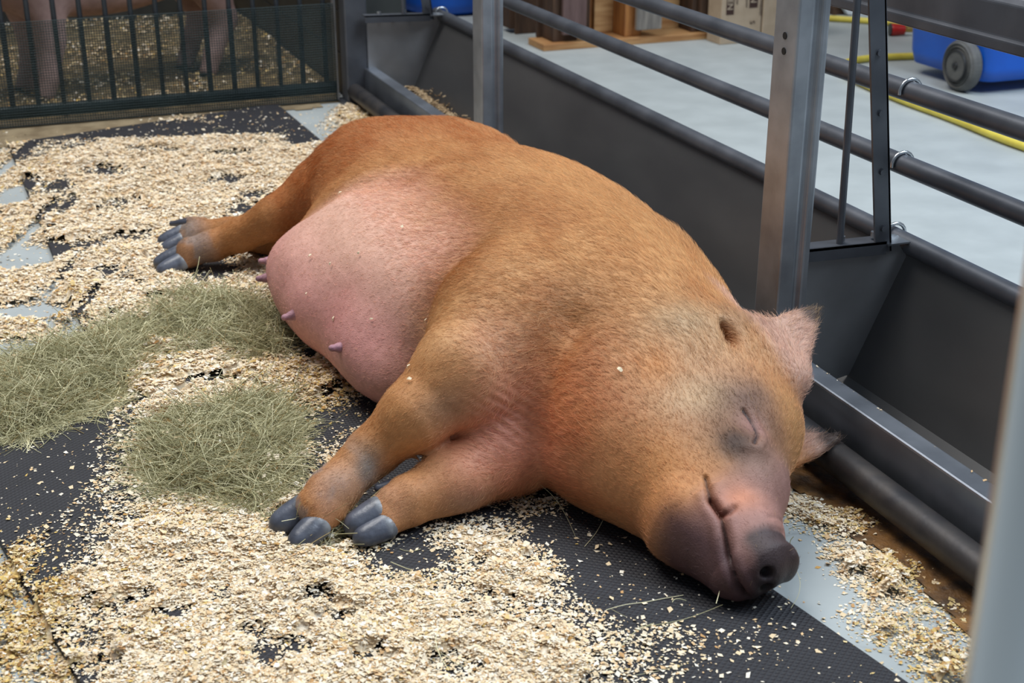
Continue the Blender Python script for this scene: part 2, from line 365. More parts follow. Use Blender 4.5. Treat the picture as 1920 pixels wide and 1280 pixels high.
# ---------------------------------------------------------------- the sleeping sow
FLOOR = .013
def basis(f, up):
    f = np.array(f, float); f /= np.linalg.norm(f); up = np.array(up, float); d = np.cross(up, f); d /= np.linalg.norm(d)
    return np.stack([d, f, np.cross(d, f)], 1)      # columns: dorsal, forward, side
HEAD_F = (-.20, -.95, -.20)
def sow_shape(fine=True):
    s = Sculpt(FLOOR)
    # trunk
    s.E((.905, 2.52, .190), (.295, .62, .190), .06)
    s.E((.92, 2.12, .190), (.255, .33, .188), .06)
    s.E((.985, 2.34, .205), (.215, .46, .180), .06)
    s.E((.965, 2.93, .178), (.225, .31, .172), .06)
    s.E((.74, 2.50, .145), (.185, .35, .155), .07)
    s.E((.630, 2.60, .115), (.118, .27, .112), .06)
    s.E((.67, 2.30, .09), (.11, .18, .085), .06)
    # neck, crest, jowl, skull
    s.C((.94, 2.10, .185), (.97, 1.84, .155), .19, .160, .06)
    s.C((.87, 2.02, .15), (.885, 1.84, .135), .165, .135, .06)
    s.C((1.01, 2.05, .215), (1.045, 1.83, .185), .145, .105, .06)
    s.E((.895, 1.77, .12), (.125, .18, .13), .08)
    s.E((1.035, 1.735, .135), (.118, .13, .106), .05)
    s.path([(1.01, 1.69, .13), (.968, 1.58, .110), (.938, 1.50, .085), (.932, 1.445, .073)], [.095, .075, .050, .044], .05)
    s.path([(.915, 1.68, .095), (.893, 1.56, .078), (.90, 1.46, .048)], [.095, .070, .036], .05)
    R = basis((.16, -.95, -.2), (0, -.2, 1))
    s.E((.940, 1.428, .066), (.045, .013, .043), .012, R)
    s.E((.970, 1.424, .064), (.014, .010, .026), .01, R)
    # shoulder and upper arm, fore legs
    s.E((.815, 2.02, .220), (.155, .185, .148), .035, basis((.5, .85, 0), (0, 0, 1)))
    s.path([(.78, 1.99, .22), (.66, 1.905, .208), (.575, 1.885, .162), (.502, 1.895, .102)], [.115, .080, .053, .037], .07)
    s.path([(.502, 1.895, .102), (.466, 1.882, .082), (.43, 1.862, .066), (.402, 1.845, .055)], [.037, .031, .035, .031], .02)
    s.path([(.412, 1.850, .058), (.394, 1.857, .050)], [.026, .0225], .012)
    s.path([(.418, 1.834, .050), (.402, 1.825, .042)], [.024, .0205], .012)
    s.path([(.83, 1.93, .10), (.72, 1.865, .078), (.62, 1.835, .062), (.54, 1.818, .053)], [.088, .066, .050, .040], .04)
    s.path([(.54, 1.818, .053), (.512, 1.815, .049), (.498, 1.812, .046)], [.036, .028, .0235], .012)
    s.path([(.53, 1.804, .042), (.502, 1.793, .036)], [.026, .0205], .012)
    # haunch, hind legs
    s.E((.85, 2.875, .226), (.185, .265, .146), .03)
    s.path([(.80, 2.97, .235), (.705, 2.995, .20), (.608, 3.03, .142), (.533, 3.085, .092)], [.10, .070, .047, .038], .05)
    s.path([(.533, 3.085, .092), (.474, 3.108, .068), (.425, 3.122, .055)], [.038, .034, .034], .02)
    s.path([(.43, 3.134, .055), (.412, 3.137, .049)], [.026, .022], .012)
    s.path([(.425, 3.118, .043), (.408, 3.114, .038)], [.024, .021], .012)
    s.path([(.80, 3.02, .08), (.64, 3.11, .062), (.535, 3.21, .056), (.46, 3.265, .048)], [.07, .045, .036, .032], .04)
    s.path([(.47, 3.27, .05), (.44, 3.288, .045)], [.027, .0225], .012)
    s.path([(.46, 3.25, .04), (.434, 3.262, .036)], [.025, .021], .012)
    s.path([(.48, 3.29, .06), (.455, 3.335, .058)], [.018, .012], .012)
    # ears
    s.C((1.06, 1.80, .245), (1.13, 1.72, .20), .035, .028, .04)
    s.T((1.085, 1.79, .262), (1.15, 1.705, .205), (1.235, 1.812, .264), .0075, .04)
    s.T((1.14, 1.775, .085), (1.13, 1.69, .06), (1.232, 1.712, .078), .0075, .03)
    if fine:
        s.E((1.045, 1.757, .274), (.009, .024, .020), .02, op='d')              # ear opening
        s.E((.985, 1.580, .185), (.026, .032, .013), .02)                       # eyeball under the lid
        for c, r in (((.921, 1.404, .076), .0085), ((.925, 1.404, .048), .0085)):
            s.E(c, (r, .016, r), .006, op='d')                                  # nostrils
    return s
sow_s = sow_shape()
V, F = sow_s.nets(.010)
V, F = subdivide(V, F); V = sow_s.project(V)
V, F = subdivide(V, F)
def lin(*c): return np.array(srgb(*c)[:3])
def poly_dist(P, pts):
    d = np.full(len(P), 9.0)
    for a, b in zip(pts[:-1], pts[1:]):
        a = np.array(a); b = np.array(b); ab = b - a; t = np.clip(((P - a) @ ab) / (ab @ ab), 0, 1)
        d = np.minimum(d, np.linalg.norm(P - a - t[:, None] * ab, axis=1))
    return d
hd = (V[:, 1] < 1.86)
V[hd] = sow_s.project(V[hd])
NRM = sow_s.grad(V)
MOUTH = sow_s.project(np.array([(.897, 1.545, .158), (.889, 1.512, .14), (.893, 1.49, .127), (.889, 1.468, .108), (.885, 1.45, .088), (.888, 1.432, .066), (.893, 1.420, .045), (.90, 1.418, .028)]))
CORNER = sow_s.project(np.array([(.889, 1.512, .14), (.893, 1.49, .127), (.905, 1.486, .128), (.915, 1.49, .13)]))
LID = sow_s.project(np.array([(1.000, 1.622, .213), (1.004, 1.605, .206), (1.003, 1.588, .203), (.995, 1.570, .199), (.982, 1.556, .195)]))
LID2 = sow_s.project(np.array([(1.022, 1.615, .205), (1.026, 1.59, .196), (1.02, 1.565, .19), (1.0, 1.545, .188)]))
WRINK = [sow_s.project(np.array(q)) for q in (
    [(.982, 1.478, .105), (.955, 1.468, .117), (.93, 1.463, .115)], [(.975, 1.456, .10), (.95, 1.45, .11), (.925, 1.447, .105)],
    [(.95, 1.60, .205), (.938, 1.57, .195), (.935, 1.545, .18)])]
disp = np.zeros(len(V))
def blob0(P, c, r): return np.exp(-((P - np.array(c)) ** 2).sum(1) / r**2)
h_ = np.flatnonzero(hd); Ph = V[h_]; g = np.zeros(len(h_))
dm, dc, dl, dl2 = poly_dist(Ph, MOUTH), poly_dist(Ph, CORNER), poly_dist(Ph, LID), poly_dist(Ph, LID2)
g -= .007 * np.exp(-(dm / .004) ** 2) + .006 * np.exp(-(dc / .005) ** 2) + .005 * np.exp(-(dl / .0035) ** 2) + .0015 * np.exp(-(dl2 / .005) ** 2)
g += .004 * np.exp(-((dm - .013) / .009) ** 2) * (Ph[:, 1] < 1.53)
for w in WRINK: g -= .0025 * np.exp(-(poly_dist(Ph, w) / .004) ** 2)
disp[h_] += g
FOLDS = [([(.735, 2.105, .345), (.69, 2.105, .31), (.655, 2.10, .25), (.62, 2.08, .18)], .012, .032), ([(.82, 1.845, .30), (.785, 1.825, .25), (.76, 1.80, .19), (.75, 1.785, .14)], .011, .030),
    ([(.75, 2.52, .37), (.70, 2.58, .345), (.655, 2.66, .31), (.60, 2.75, .24), (.56, 2.81, .17)], .014, .034), ([(1.04, 1.80, .275), (1.0, 1.77, .28), (.94, 1.76, .275)], .005, .02)]
for q, dp, wd in FOLDS: disp -= dp * np.exp(-(poly_dist(V, q) / wd) ** 2)
# udder mounds
for c_ in ((.52, 2.70, .16), (.50, 2.47, .14), (.56, 2.28, .15), (.53, 2.58, .2)): disp += blob0(V, c_, .06) * .010
# soft muscle and skin relief, folds where the arm meets the chest
disp += .006 * (fbm(V, 7, 2, 3) - .5) + .0025 * (fbm(V, 28, 2, 5) - .5)
ap = np.exp(-(((V - (.70, 1.83, .17)) / (.05, .05, .05)) ** 2).sum(1))
disp += ap * .0014 * np.sin(V[:, 0] * 260 + V[:, 2] * 330 + 3 * fbm(V, 14, 2, 9))
V = V + NRM * disp[:, None]
V[:, 2] = np.maximum(V[:, 2], FLOOR)
# hide colours
def blend(C, w, col): return C + (col - C) * w[:, None]
def blob(P, c, r, s=1.0, p=2): return s * np.exp(-((((P - np.array(c)) / np.array(r)) ** 2).sum(1)) ** (p / 2))
def hide_colour(P):
    n1, n2 = fbm(P, 6, 3, 1), fbm(P * (1, .5, 1), 22, 3, 2)
    C = np.tile(lin(204, 148, 94), (len(P), 1))
    C = blend(C, smooth01(n1, .42, .62) * .8, lin(178, 108, 52))
    C = blend(C, smooth01(n2, .45, .7) * .45, lin(222, 172, 118))
    C = blend(C, blob(P, (.78, 3.0, .22), (.3, .28, .3), .8), lin(176, 92, 34))
    C = blend(C, blob(P, (.98, 2.25, .36), (.16, .30, .2), .65), lin(222, 172, 116))
    C = blend(C, blob(P, (.80, 2.2, .33), (.07, .12, .2), .5), lin(164, 98, 42))
    C = C * np.array((.84, .82, .80))
    # belly and udder, paler above and darker pink lower down
    b = smooth01(.80 + .05 * (n1 - .5) - P[:, 0], -.03, .13) * smooth01(P[:, 1], 2.06, 2.22) * (1 - smooth01(P[:, 1] + 1.1 * np.maximum(P[:, 2] - .17, -.05) + .06 * (n1 - .5), 2.74, 2.84))
    C = blend(C, b * .92, lin(232, 184, 164))
    C = blend(C, b * smooth01(.26 - P[:, 2], -.03, .12) * .8, lin(210, 144, 142))
    C = blend(C, b * blob(P, (.6, 2.33, .15), (.06, .05, .08), .35), lin(196, 112, 112))
    # chest, throat, armpit
    C = blend(C, blob(P, (.70, 1.80, .12), (.14, .14, .10), .85), lin(212, 138, 112))
    C = blend(C, blob(P, (.70, 1.83, .17), (.05, .05, .06), .6), lin(214, 152, 138))
    C = blend(C, blob(P, (.78, 1.74, .20), (.10, .10, .08), .5), lin(212, 130, 78))
    # head
    C = blend(C, smooth01(1.80 - P[:, 1], 0, .14) * smooth01(P[:, 0], .76, .84) * .6, lin(192, 136, 98))
    C = blend(C, blob(P, (.98, 1.72, .27), (.12, .08, .06), .65), lin(206, 166, 124))
    C = blend(C, blob(P, (.86, 1.58, .17), (.09, .07, .08), .6), lin(204, 138, 76))
    C = blend(C, blob(P, (1.0, 1.605, .21), (.062, .09, .07), .92), lin(116, 82, 68))
    C = blend(C, blob(P, (1.03, 1.54, .13), (.05, .06, .08), .7), lin(146, 116, 96))
    C = blend(C, blob(P, (1.09, 1.64, .17), (.04, .07, .09), .6), lin(184, 140, 88))
    C = blend(C, blob(P, (1.0, 1.588, .20), (.026, .03, .03), .75), lin(160, 122, 118))
    C = blend(C, blob(P, (.958, 1.565, .195), (.024, .036, .03), .95), lin(52, 34, 28))
    C = blend(C, blob(P, (.972, 1.645, .24), (.028, .022, .03), .65), lin(86, 60, 50))
    C = blend(C, blob(P, (1.035, 1.645, .22), (.03, .035, .03), .6), lin(112, 84, 68))
    C = blend(C, blob(P, (.955, 1.625, .22), (.03, .03, .03), .55), lin(120, 86, 62))
    mz = smooth01(1.53 + .25 * (P[:, 0] - .9) + .03 * (n1 - .5) - P[:, 1], -.02, .035)
    C = blend(C, mz * .9, lin(158, 118, 112))
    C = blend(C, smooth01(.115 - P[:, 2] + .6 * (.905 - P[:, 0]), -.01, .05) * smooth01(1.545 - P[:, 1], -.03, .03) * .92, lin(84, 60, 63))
    C = blend(C, blob(P, (.93, 1.50, .14), (.03, .022, .03), .8), lin(214, 140, 104))
    C = blend(C, smooth01(1.452 - P[:, 1], -.008, .012) * smooth01(P[:, 0], .893, .915) * .92, lin(56, 48, 51))
    C = blend(C, blob(P, (.98, 1.775, .30), (.07, .045, .06), .75), lin(186, 160, 128))
    C = blend(C, blob(P, (.93, 1.66, .235), (.06, .035, .06), .7), lin(206, 174, 136))
    C = blend(C, blob(P, (.90, 1.71, .26), (.035, .035, .05), .6), lin(192, 124, 60))
    C = blend(C, blob(P, (.925, 1.59, .19), (.04, .045, .06), .55), lin(158, 120, 84))
    C = blend(C, blob(P, (.985, 1.535, .17), (.04, .035, .05), .6), lin(132, 104, 90))
    C = blend(C, blob(P, (.955, 1.572, .195), (.026, .034, .035), .9), lin(62, 42, 36))
    C = blend(C, blob(P, (1.012, 1.638, .225), (.03, .02, .03), .6), lin(92, 66, 56))
    C = blend(C, blob(P, (1.04, 1.59, .19), (.02, .05, .04), .6), lin(116, 84, 64))
    C = blend(C, blob(P, (.70, 1.86, .275), (.05, .05, .05), .55), lin(216, 166, 136))
    C = blend(C, blob(P, (.70, 2.05, .32), (.07, .06, .10), .65), lin(168, 98, 42))
    C = blend(C, blob(P, (.86, 1.87, .31), (.05, .05, .08), .45), lin(166, 120, 76))
    # ears
    e1 = smooth01(P[:, 0] + .35 * (P[:, 2] - .2), 1.11, 1.15) * (P[:, 1] < 1.9) * (P[:, 1] > 1.64)
    C = blend(C, e1 * .8, lin(196, 160, 146))
    tip = np.minimum(np.linalg.norm(P - (1.235, 1.812, .264), axis=1), np.linalg.norm(P - (1.232, 1.712, .078), axis=1))
    C = blend(C, smooth01(.03 - tip, -.014, .012) * .9, lin(52, 44, 42))
    C = blend(C, blob(P, (1.075, 1.79, .275), (.03, .03, .03), .55), lin(120, 104, 96))
    C = blend(C, blob(P, (1.045, 1.755, .27), (.014, .02, .02), .8), lin(150, 82, 40))
    # legs
    lf = smooth01(.62 - P[:, 0], 0, .08) * (P[:, 1] < 2.0)
    C = blend(C, lf * .7, lin(186, 128, 76))
    lh = smooth01(.62 - P[:, 0], 0, .06) * (P[:, 1] > 2.93)
    C = blend(C, lh * .75, lin(166, 112, 64))
    C = blend(C, blob(P, (.487, 1.85, .10), (.022, .04, .035), .85), lin(140, 136, 132))
    C = blend(C, blob(P, (.61, 1.835, .19), (.05, .02, .035), .55), lin(120, 98, 82))
    C = blend(C, (lf + lh) * smooth01(n2, .5, .62) * smooth01(.45 - P[:, 0], -.05, .02) * .7, lin(142, 132, 130))
    C = blend(C, blob(P, (.435, 1.845, .085), (.03, .03, .03), .6), lin(150, 138, 134))
    C = blend(C, blob(P, (.41, 1.835, .06), (.018, .03, .03), .6), lin(190, 150, 134))
    C = blend(C, blob(P, (.52, 1.80, .06), (.03, .03, .03), .45), lin(190, 148, 126))
    C = blend(C, blob(P, (.62, 1.79, .05), (.05, .03, .03), .7), lin(120, 100, 88))
    C = blend(C, blob(P, (.43, 3.13, .05), (.05, .05, .04), .7), lin(118, 110, 106))
    C = blend(C, blob(P, (.43, 3.28, .05), (.05, .05, .04), .8), lin(124, 118, 114))
    return np.clip(C, .004, 1)
C = hide_colour(V)
P_ = V[h_]
C[h_] = blend(C[h_], np.exp(-(dl / .003) ** 2) * .97, lin(28, 22, 30))
C[h_] = blend(C[h_], np.exp(-(dm / .0028) ** 2) * .9, lin(46, 26, 24))
C[h_] = blend(C[h_], np.exp(-(dc / .005) ** 2) * .85, lin(96, 44, 26))
for c_ in ((.921, 1.408, .076), (.925, 1.408, .048)):
    C[h_] = blend(C[h_], blob(P_, c_, (.008, .03, .008), .95, 4), lin(20, 16, 17))
sow = empty('sow', (.9, 2.4, 0)); tag(sow, 'rust-brown sow asleep on her side on the rubber mats', 'pig')
me = np_mesh('body', V, F); color_attr(me, C)
M_hide = mat('hide', (1, 1, 1, 1), .55, attr='col', col2=(.86, .84, .82, 1), scale=90, bump=.25, bscale=420, spec=.35)
link('body', me, M_hide, sow)
# hooves, dew claws
M_hoof = mat('hoof_horn', (.85, .85, .85, 1), .36, attr='col', col2=(1.15, 1.15, 1.15, 1), scale=60, bump=.15, bscale=160)
def small(name, build, m, parent, h=.003, col=None):
    s = Sculpt(FLOOR); build(s); v, f = s.nets(h); mesh = np_mesh(name, v, f)
    if col is not None: color_attr(mesh, col(v))
    return link(name, mesh, m, parent)
def toe(a, b, r0, r1):
    a, b = np.array(a), np.array(b); f = (b - a) / np.linalg.norm(b - a); R = basis(f, (0, 0, 1)); L = np.linalg.norm(b - a)
    def bld(s):
        s.C(a, b, r0, r1, .012); s.E((a + b) / 2 - (0, 0, .003), (r0 * .96, L * .5 + r1 * 1.1, r0 * .90), .01, R)
    def hc(v):
        t = ((v - a) @ f) / L; n = fbm(v, 90, 2, 91); C = np.tile(lin(84, 88, 100), (len(v), 1)); C = blend(C, smooth01(.05 - t, -.2, .2) * .7, lin(158, 160, 162)); C = blend(C, smooth01(n, .4, .7) * .5, lin(58, 60, 70)); return C
    small('hoof', bld, M_hoof, sow, .003, hc)
toe((.384, 1.858, .047), (.350, 1.855, .034), .0245, .018); toe((.394, 1.820, .038), (.364, 1.803, .028), .0225, .016)
toe((.488, 1.812, .045), (.454, 1.806, .036), .025, .019); toe((.492, 1.789, .033), (.458, 1.781, .027), .0215, .016)
toe((.402, 3.139, .046), (.352, 3.145, .030), .022, .011); toe((.398, 3.112, .036), (.352, 3.104, .025), .0215, .011)
toe((.430, 3.294, .043), (.385, 3.302, .030), .0225, .012); toe((.424, 3.264, .034), (.385, 3.264, .024), .0215, .011)
def claw(a, b, r):
    small('dew_claw', lambda s: s.C(a, b, r, r * .5, .01), M_hoof, sow, .0025, lambda v: np.tile(lin(70, 72, 82), (len(v), 1)))
claw((.452, 3.335, .058), (.415, 3.362, .050), .012); claw((.535, 1.845, .068), (.498, 1.842, .070), .013)
# teats
M_teat = mat('teat_skin', srgb(176, 128, 136), .6, col2=srgb(150, 110, 124), scale=60, bump=.4, bscale=220)
for c_ in ((.50, 2.80, .13), (.50, 2.69, .125), (.49, 2.47, .12), (.555, 2.275, .125)):
    p = sow_s.project(sow_s.project(sow_s.project(np.array([c_]), .05), .05), .05); n = sow_s.grad(p)[0]; p = p[0] + n * .008; n = n + np.array((-.3, 0, -.1)); n /= np.linalg.norm(n)
    def bt(s, p=p, n=n):
        s.C(p - n * .012, p + n * .001, .018, .009, .01); s.C(p, p + n * .013, .0068, .0058, .006); s.E(p + n * .017, (.0056,) * 3, .004)
    small('teat', bt, M_teat, sow, .002)
# the short bristly coat: one uncountable part
def hair_object(name, V, F, n, flow, length, radius, parent, m, colour, seg=4, keep=None, lift=.30, rs=3):
    r = np.random.default_rng(rs)
    a, b, c, d = (V[F[:, i]] for i in range(4)); N = np.cross(c - a, d - b); ar = np.linalg.norm(N, axis=1)
    w = ar.copy()
    if keep is not None: w *= keep((a + c) / 2)
    fi = r.choice(len(F), n, p=w / w.sum()); s_, t_ = r.random((2, n, 1))
    P = (a[fi]*(1-s_) + b[fi]*s_) * (1-t_) + (d[fi]*(1-s_) + c[fi]*s_) * t_
    Nn = N[fi] / (ar[fi, None] + 1e-12)
    D = flow(P); D = D + r.normal(0, .22, D.shape); D -= Nn * (D * Nn).sum(1, keepdims=True); D /= np.linalg.norm(D, axis=1, keepdims=True) + 1e-9
    L = (length(P) * r.uniform(.6, 1.25, n))[:, None]; lf = lift * r.uniform(.4, 1.6, (n, 1)); side = np.cross(Nn, D) * r.normal(0, .18, (n, 1))
    Q = np.zeros((n, seg, 3), np.float32)
    for i in range(seg):
        t = i / (seg - 1); Q[:, i] = P - Nn * .0006 + L * (D * t + side * t * t + Nn * (lf * t * (1.25 - .75 * t)))
    Q[:, :, 2] = np.maximum(Q[:, :, 2], FLOOR)
    cu = bpy.data.hair_curves.new(name); cu.add_curves([seg] * n)
    cu.points.foreach_set('position', Q.ravel())
    ra = cu.attributes.get('radius') or cu.attributes.new('radius', 'FLOAT', 'POINT')
    ra.data.foreach_set('value', np.tile(np.linspace(1, .25, seg) * radius, n).astype(np.float32))
    ca = cu.attributes.new('col', 'FLOAT_COLOR', 'CURVE'); C4 = np.ones((n, 4), np.float32); C4[:, :3] = colour(P, r); ca.data.foreach_set('color', C4.ravel())
    cu.materials.append(m); o = bpy.data.objects.new(name, cu); COL.objects.link(o); o.parent = parent
    o.matrix_parent_inverse = Matrix.Translation(parent.location).inverted(); o['kind'] = 'stuff'
    return o
def sow_flow(P):
    D = np.tile(np.array((-.38, .95, -.25)), (len(P), 1))
    def mixin(w, v):
        nonlocal D; D = D * (1 - w[:, None]) + np.array(v) * w[:, None]
    mixin(smooth01(.68 - P[:, 0], 0, .1) * (P[:, 1] < 2.02), (-.85, -.1, -.5))
    mixin(smooth01(.74 - P[:, 0], 0, .1) * (P[:, 1] > 2.9), (-.8, .3, -.5))
    mixin(blob(P, (.8, 1.98, .28), (.13, .14, .15), .8), (-.8, .35, -.3))
    mixin(smooth01(1.78 - P[:, 1], 0, .1) * (P[:, 0] > .75), (.10, .95, .12))
    mixin(smooth01(P[:, 0], 1.14, 1.18) * (P[:, 1] < 1.9), (.9, .35, .3))
    return D
def sow_len(P):
    L = np.full(len(P), .018)
    L = L * (1 - .55 * smooth01(.70 - P[:, 0], 0, .08)) * (1 - .5 * smooth01(1.75 - P[:, 1], 0, .12))
    L = L * (1 + .6 * smooth01(P[:, 0], 1.06, 1.16) * (P[:, 1] > 1.9)); return L
def sow_keep(P):
    k = np.ones(len(P)); k *= (P[:, 2] > .03)
    k *= 1 - .93 * smooth01(1.55 + .2 * (P[:, 0] - .9) - P[:, 1], -.02, .03)
    b = smooth01(.74 - P[:, 0], 0, .12) * smooth01(P[:, 1], 2.08, 2.2) * (1 - smooth01(P[:, 1], 2.74, 2.9))
    k *= 1 - .72 * b; k *= 1 - .7 * blob(P, (1.0, 1.588, .20), (.03, .035, .03)); k *= 1 - .6 * blob(P, (.70, 1.82, .16), (.08, .08, .08)); return k
def sow_haircol(P, r):
    C = hide_colour(P); b = r.uniform(.75, 1.55, (len(P), 1)); C = C * b; w = (r.random(len(P)) < .06 + .26 * smooth01(P[:, 1], 1.68, 1.9))[:, None]
    return np.clip(np.where(w, C * .6 + lin(236, 196, 140) * .4, C), 0, 1)
M_hair = mat('bristle', (1, 1, 1, 1), .42, attr='col', spec=.4)
hair_object('coat', V, F, HAIR_N, sow_flow, sow_len, .00024, sow, M_hair, sow_haircol, keep=sow_keep)
# a few shavings stuck to the hide
PLACES = ('on the upper belly of the sow', 'beside the middle teat of the sow', 'between the two nearest teats of the sow', 'on the middle of the pink belly', 'near the fold where belly meets shoulder', 'above the udder on the pink side', 'where belly meets haunch, uppermost on the flank', 'on the brown shoulder, alone', 'on the upper foreleg above the grey patch', 'on the upper foreleg, lower of the pair', 'just above the nearest teat', 'high on the pale flank', 'alone on the brown cheek below the ear')
for i_, q_ in enumerate(((.63, 2.36, .26), (.545, 2.44, .17), (.56, 2.33, .16), (.60, 2.42, .22), (.62, 2.24, .18), (.58, 2.50, .21), (.66, 2.62, .30), (.66, 2.02, .25), (.60, 1.90, .215), (.585, 1.885, .20), (.575, 2.26, .12), (.70, 2.33, .31), (.86, 1.74, .23))):
    p = np.array([q_], float)
    for _ in range(6): p = sow_s.project(p, .03)
    n = sow_s.grad(p)[0]; p = p[0] + n * .005; a_ = rng.uniform(0, 6.28); t1 = np.cross(n, (math.cos(a_), math.sin(a_), .3)); t1 /= np.linalg.norm(t1); t2 = np.cross(n, t1); L_, W_ = rng.uniform(.0028, .005), rng.uniform(.001, .002)
    o = MB().add([p - t1*L_ - t2*W_, p - t1*L_ + t2*W_, p + t2*W_*1.5 + n*.002, p - t2*W_*1.5 + n*.002, p + t1*L_ + t2*W_, p + t1*L_ - t2*W_], [(0, 1, 2, 3), (3, 2, 4, 5)]).build('wood_shaving', bpy.data.materials.get('stuck_shaving') or mat('stuck_shaving', srgb(236, 218, 186), .7))
    sd = o.modifiers.new('thickness', 'SOLIDIFY'); sd.thickness = .0004
    tag(o, 'cream wood shaving ' + PLACES[i_], 'wood shaving', 'shavings stuck to the sow')
# ---------------------------------------------------------------- bedding: wood shavings and hay
# ground patches: (x, y, radius across the view, radius along it, amount, share of golden damp shavings)
DENS = [
    (.515, 3.970, .412, .550, 1.200, .000), (.264, 3.684, .168, .595, 1.100, .000), (.680, 4.294, .248, .281, 1.000, .000),
    (.315, 3.339, .220, .417, 1.100, .100), (.360, 2.969, .224, .205, .900, .000), (.485, 3.069, .110, .221, .800, .100),
    (.843, 3.843, .092, .282, .800, .000), (.942, 3.990, .064, .243, .700, .000), (.518, 2.872, .070, .199, .600, .500),
    (.124, 4.006, .074, .279, .800, .500), (.110, 3.598, .081, .230, .900, .800), (.050, 3.238, .074, .152, .750, .200),
    (.097, 2.935, .068, .193, 1.000, .800), (.020, 2.900, .067, .081, .900, .500), (.016, 2.665, .083, .108, 1.000, .400),
    (.069, 4.330, .040, .191, .700, .600), (.020, 3.102, .047, .052, .500, .300), (-.154, 3.749, .164, .587, .800, .400),
    (-.177, 2.977, .156, .386, .800, .400), (-.167, 4.423, .191, .523, .700, .400), (-.133, 1.765, .065, .214, .900, .900),
    (.281, 2.590, .078, .161, 1.300, .400), (.368, 2.556, .073, .120, .900, .200), (.292, 2.401, .089, .095, 1.000, .100),
    (.469, 2.435, .112, .125, .950, .500), (.548, 2.377, .071, .147, .800, .900), (.496, 2.135, .074, .123, .450, .000),
    (.132, 2.255, .055, .125, .280, .000), (.054, 2.068, .076, .107, .140, .000), (.154, 2.143, .044, .115, .450, .000),
    (.198, 1.923, .090, .131, 1.200, .250), (.266, 1.767, .139, .160, 1.300, .120), (.139, 1.786, .069, .115, .900, .100),
    (.080, 1.855, .047, .105, .450, .000), (.395, 1.657, .121, .123, 1.000, .200), (.212, 1.604, .143, .099, 1.200, .100),
    (.352, 1.524, .113, .084, 1.100, .200), (.118, 1.681, .058, .065, 1.000, 1.000), (.506, 1.516, .115, .112, .750, .100),
    (.649, 1.665, .079, .089, .950, .200), (.596, 1.751, .049, .063, .700, .100), (.648, 1.558, .068, .082, .500, .000),
    (.646, 1.422, .092, .084, .450, .000), (.738, 1.801, .059, .051, .500, .300), (.741, 1.424, .087, .100, .220, .000),
    (.848, 1.396, .087, .076, .100, .000), (-.025, 1.723, .043, .118, 1.100, 1.000), (-.044, 1.888, .023, .090, 1.000, 1.000),
    (.001, 1.623, .028, .048, 1.000, .900), (.554, 1.420, .070, .058, .800, .200), (.187, 1.468, .173, .097, 1.200, .100),
    (.401, 1.396, .134, .097, .800, .100), (.546, 1.328, .100, .085, .500, .000), (.446, 1.567, .066, .064, .500, .100),
    (.392, 1.936, .051, .052, .500, .300), (1.133, 1.665, .051, .046, 1.000, .100), (1.157, 1.610, .042, .043, .700, .500),
    (1.144, 1.504, .040, .070, .750, .200), (1.121, 1.404, .038, .072, .600, .200), (1.105, 1.487, .024, .046, .500, .200),
    (1.078, 1.306, .044, .039, .600, .900), (1.087, 1.237, .042, .062, .900, .900), (1.053, 1.358, .037, .040, .300, .100),
    (1.191, 1.588, .050, .042, .800, 1.000), (1.184, 1.440, .047, .061, .700, 1.000), (1.172, 1.325, .037, .055, .700, 1.000),
    (1.167, 4.522, .063, .170, .900, .300), (1.038, 4.374, .043, .158, .350, .100), (1.177, 4.359, .052, .145, .800, .600),
    (.308, 4.584, .289, .072, .550, .700), (.776, 4.634, .267, .061, .500, .500), (.811, 6.322, .934, 1.390, .250, .500),]
GAPS = [
    (.189, 3.925, .044, .075, .800), (.331, 4.042, .069, .046, .800), (.203, 3.759, .020, .090, .700), (.328, 3.710, .057, .079, .600),
    (.207, 3.381, .078, .058, .600), (.121, 3.393, .026, .041, .900), (.336, 3.396, .066, .043, .500), (.222, 3.172, .061, .026, .600),
    (.143, 3.364, .033, .049, .700), (.642, 3.833, .045, .049, .800), (.680, 3.652, .065, .035, .700), (.711, 4.113, .064, .031, .600),
    (.462, 4.243, .080, .038, .600), (.465, 3.096, .047, .074, 1.000), (.623, 3.545, .035, .048, .700), (.320, 2.932, .029, .026, .900),
    (.078, 3.941, .044, .118, 1.200), (.058, 3.376, .057, .090, 1.200), (.058, 3.000, .069, .030, 1.300), (.013, 2.780, .075, .035, 1.300),
    (.084, 2.907, .022, .025, .600), (.150, 2.914, .010, .192, .900), (.343, 2.470, .061, .013, .700), (.102, 4.318, .017, .318, 1.100),
    (.120, 3.642, .010, .283, .900), (.133, 3.168, .007, .147, .900), (.913, 4.516, .123, .179, 1.500), (.955, 4.244, .067, .121, 1.000),
    (.867, 4.639, .161, .124, 1.500), (.514, 4.503, .374, .092, 1.600), (.517, 2.217, .057, .087, .350), (.357, 1.658, .019, .019, .700),
    (.502, 1.722, .055, .033, .500), (.257, 1.613, .022, .018, .500), (.302, 1.556, .021, .017, .600), (.479, 1.437, .042, .029, .500),
    (.236, 1.734, .012, .028, .400), (.382, 1.500, .021, .024, .500), (.260, 1.560, .018, .026, .700), (.371, 1.596, .016, .013, .600),
    (.163, 1.698, .022, .016, .600), (.456, 1.678, .031, .021, .500), (.836, 1.515, .115, .070, 1.000), (.021, 2.298, .101, .126, .500),
    (.001, 2.125, .060, .111, .400), (.792, 1.674, .089, .063, .800),]
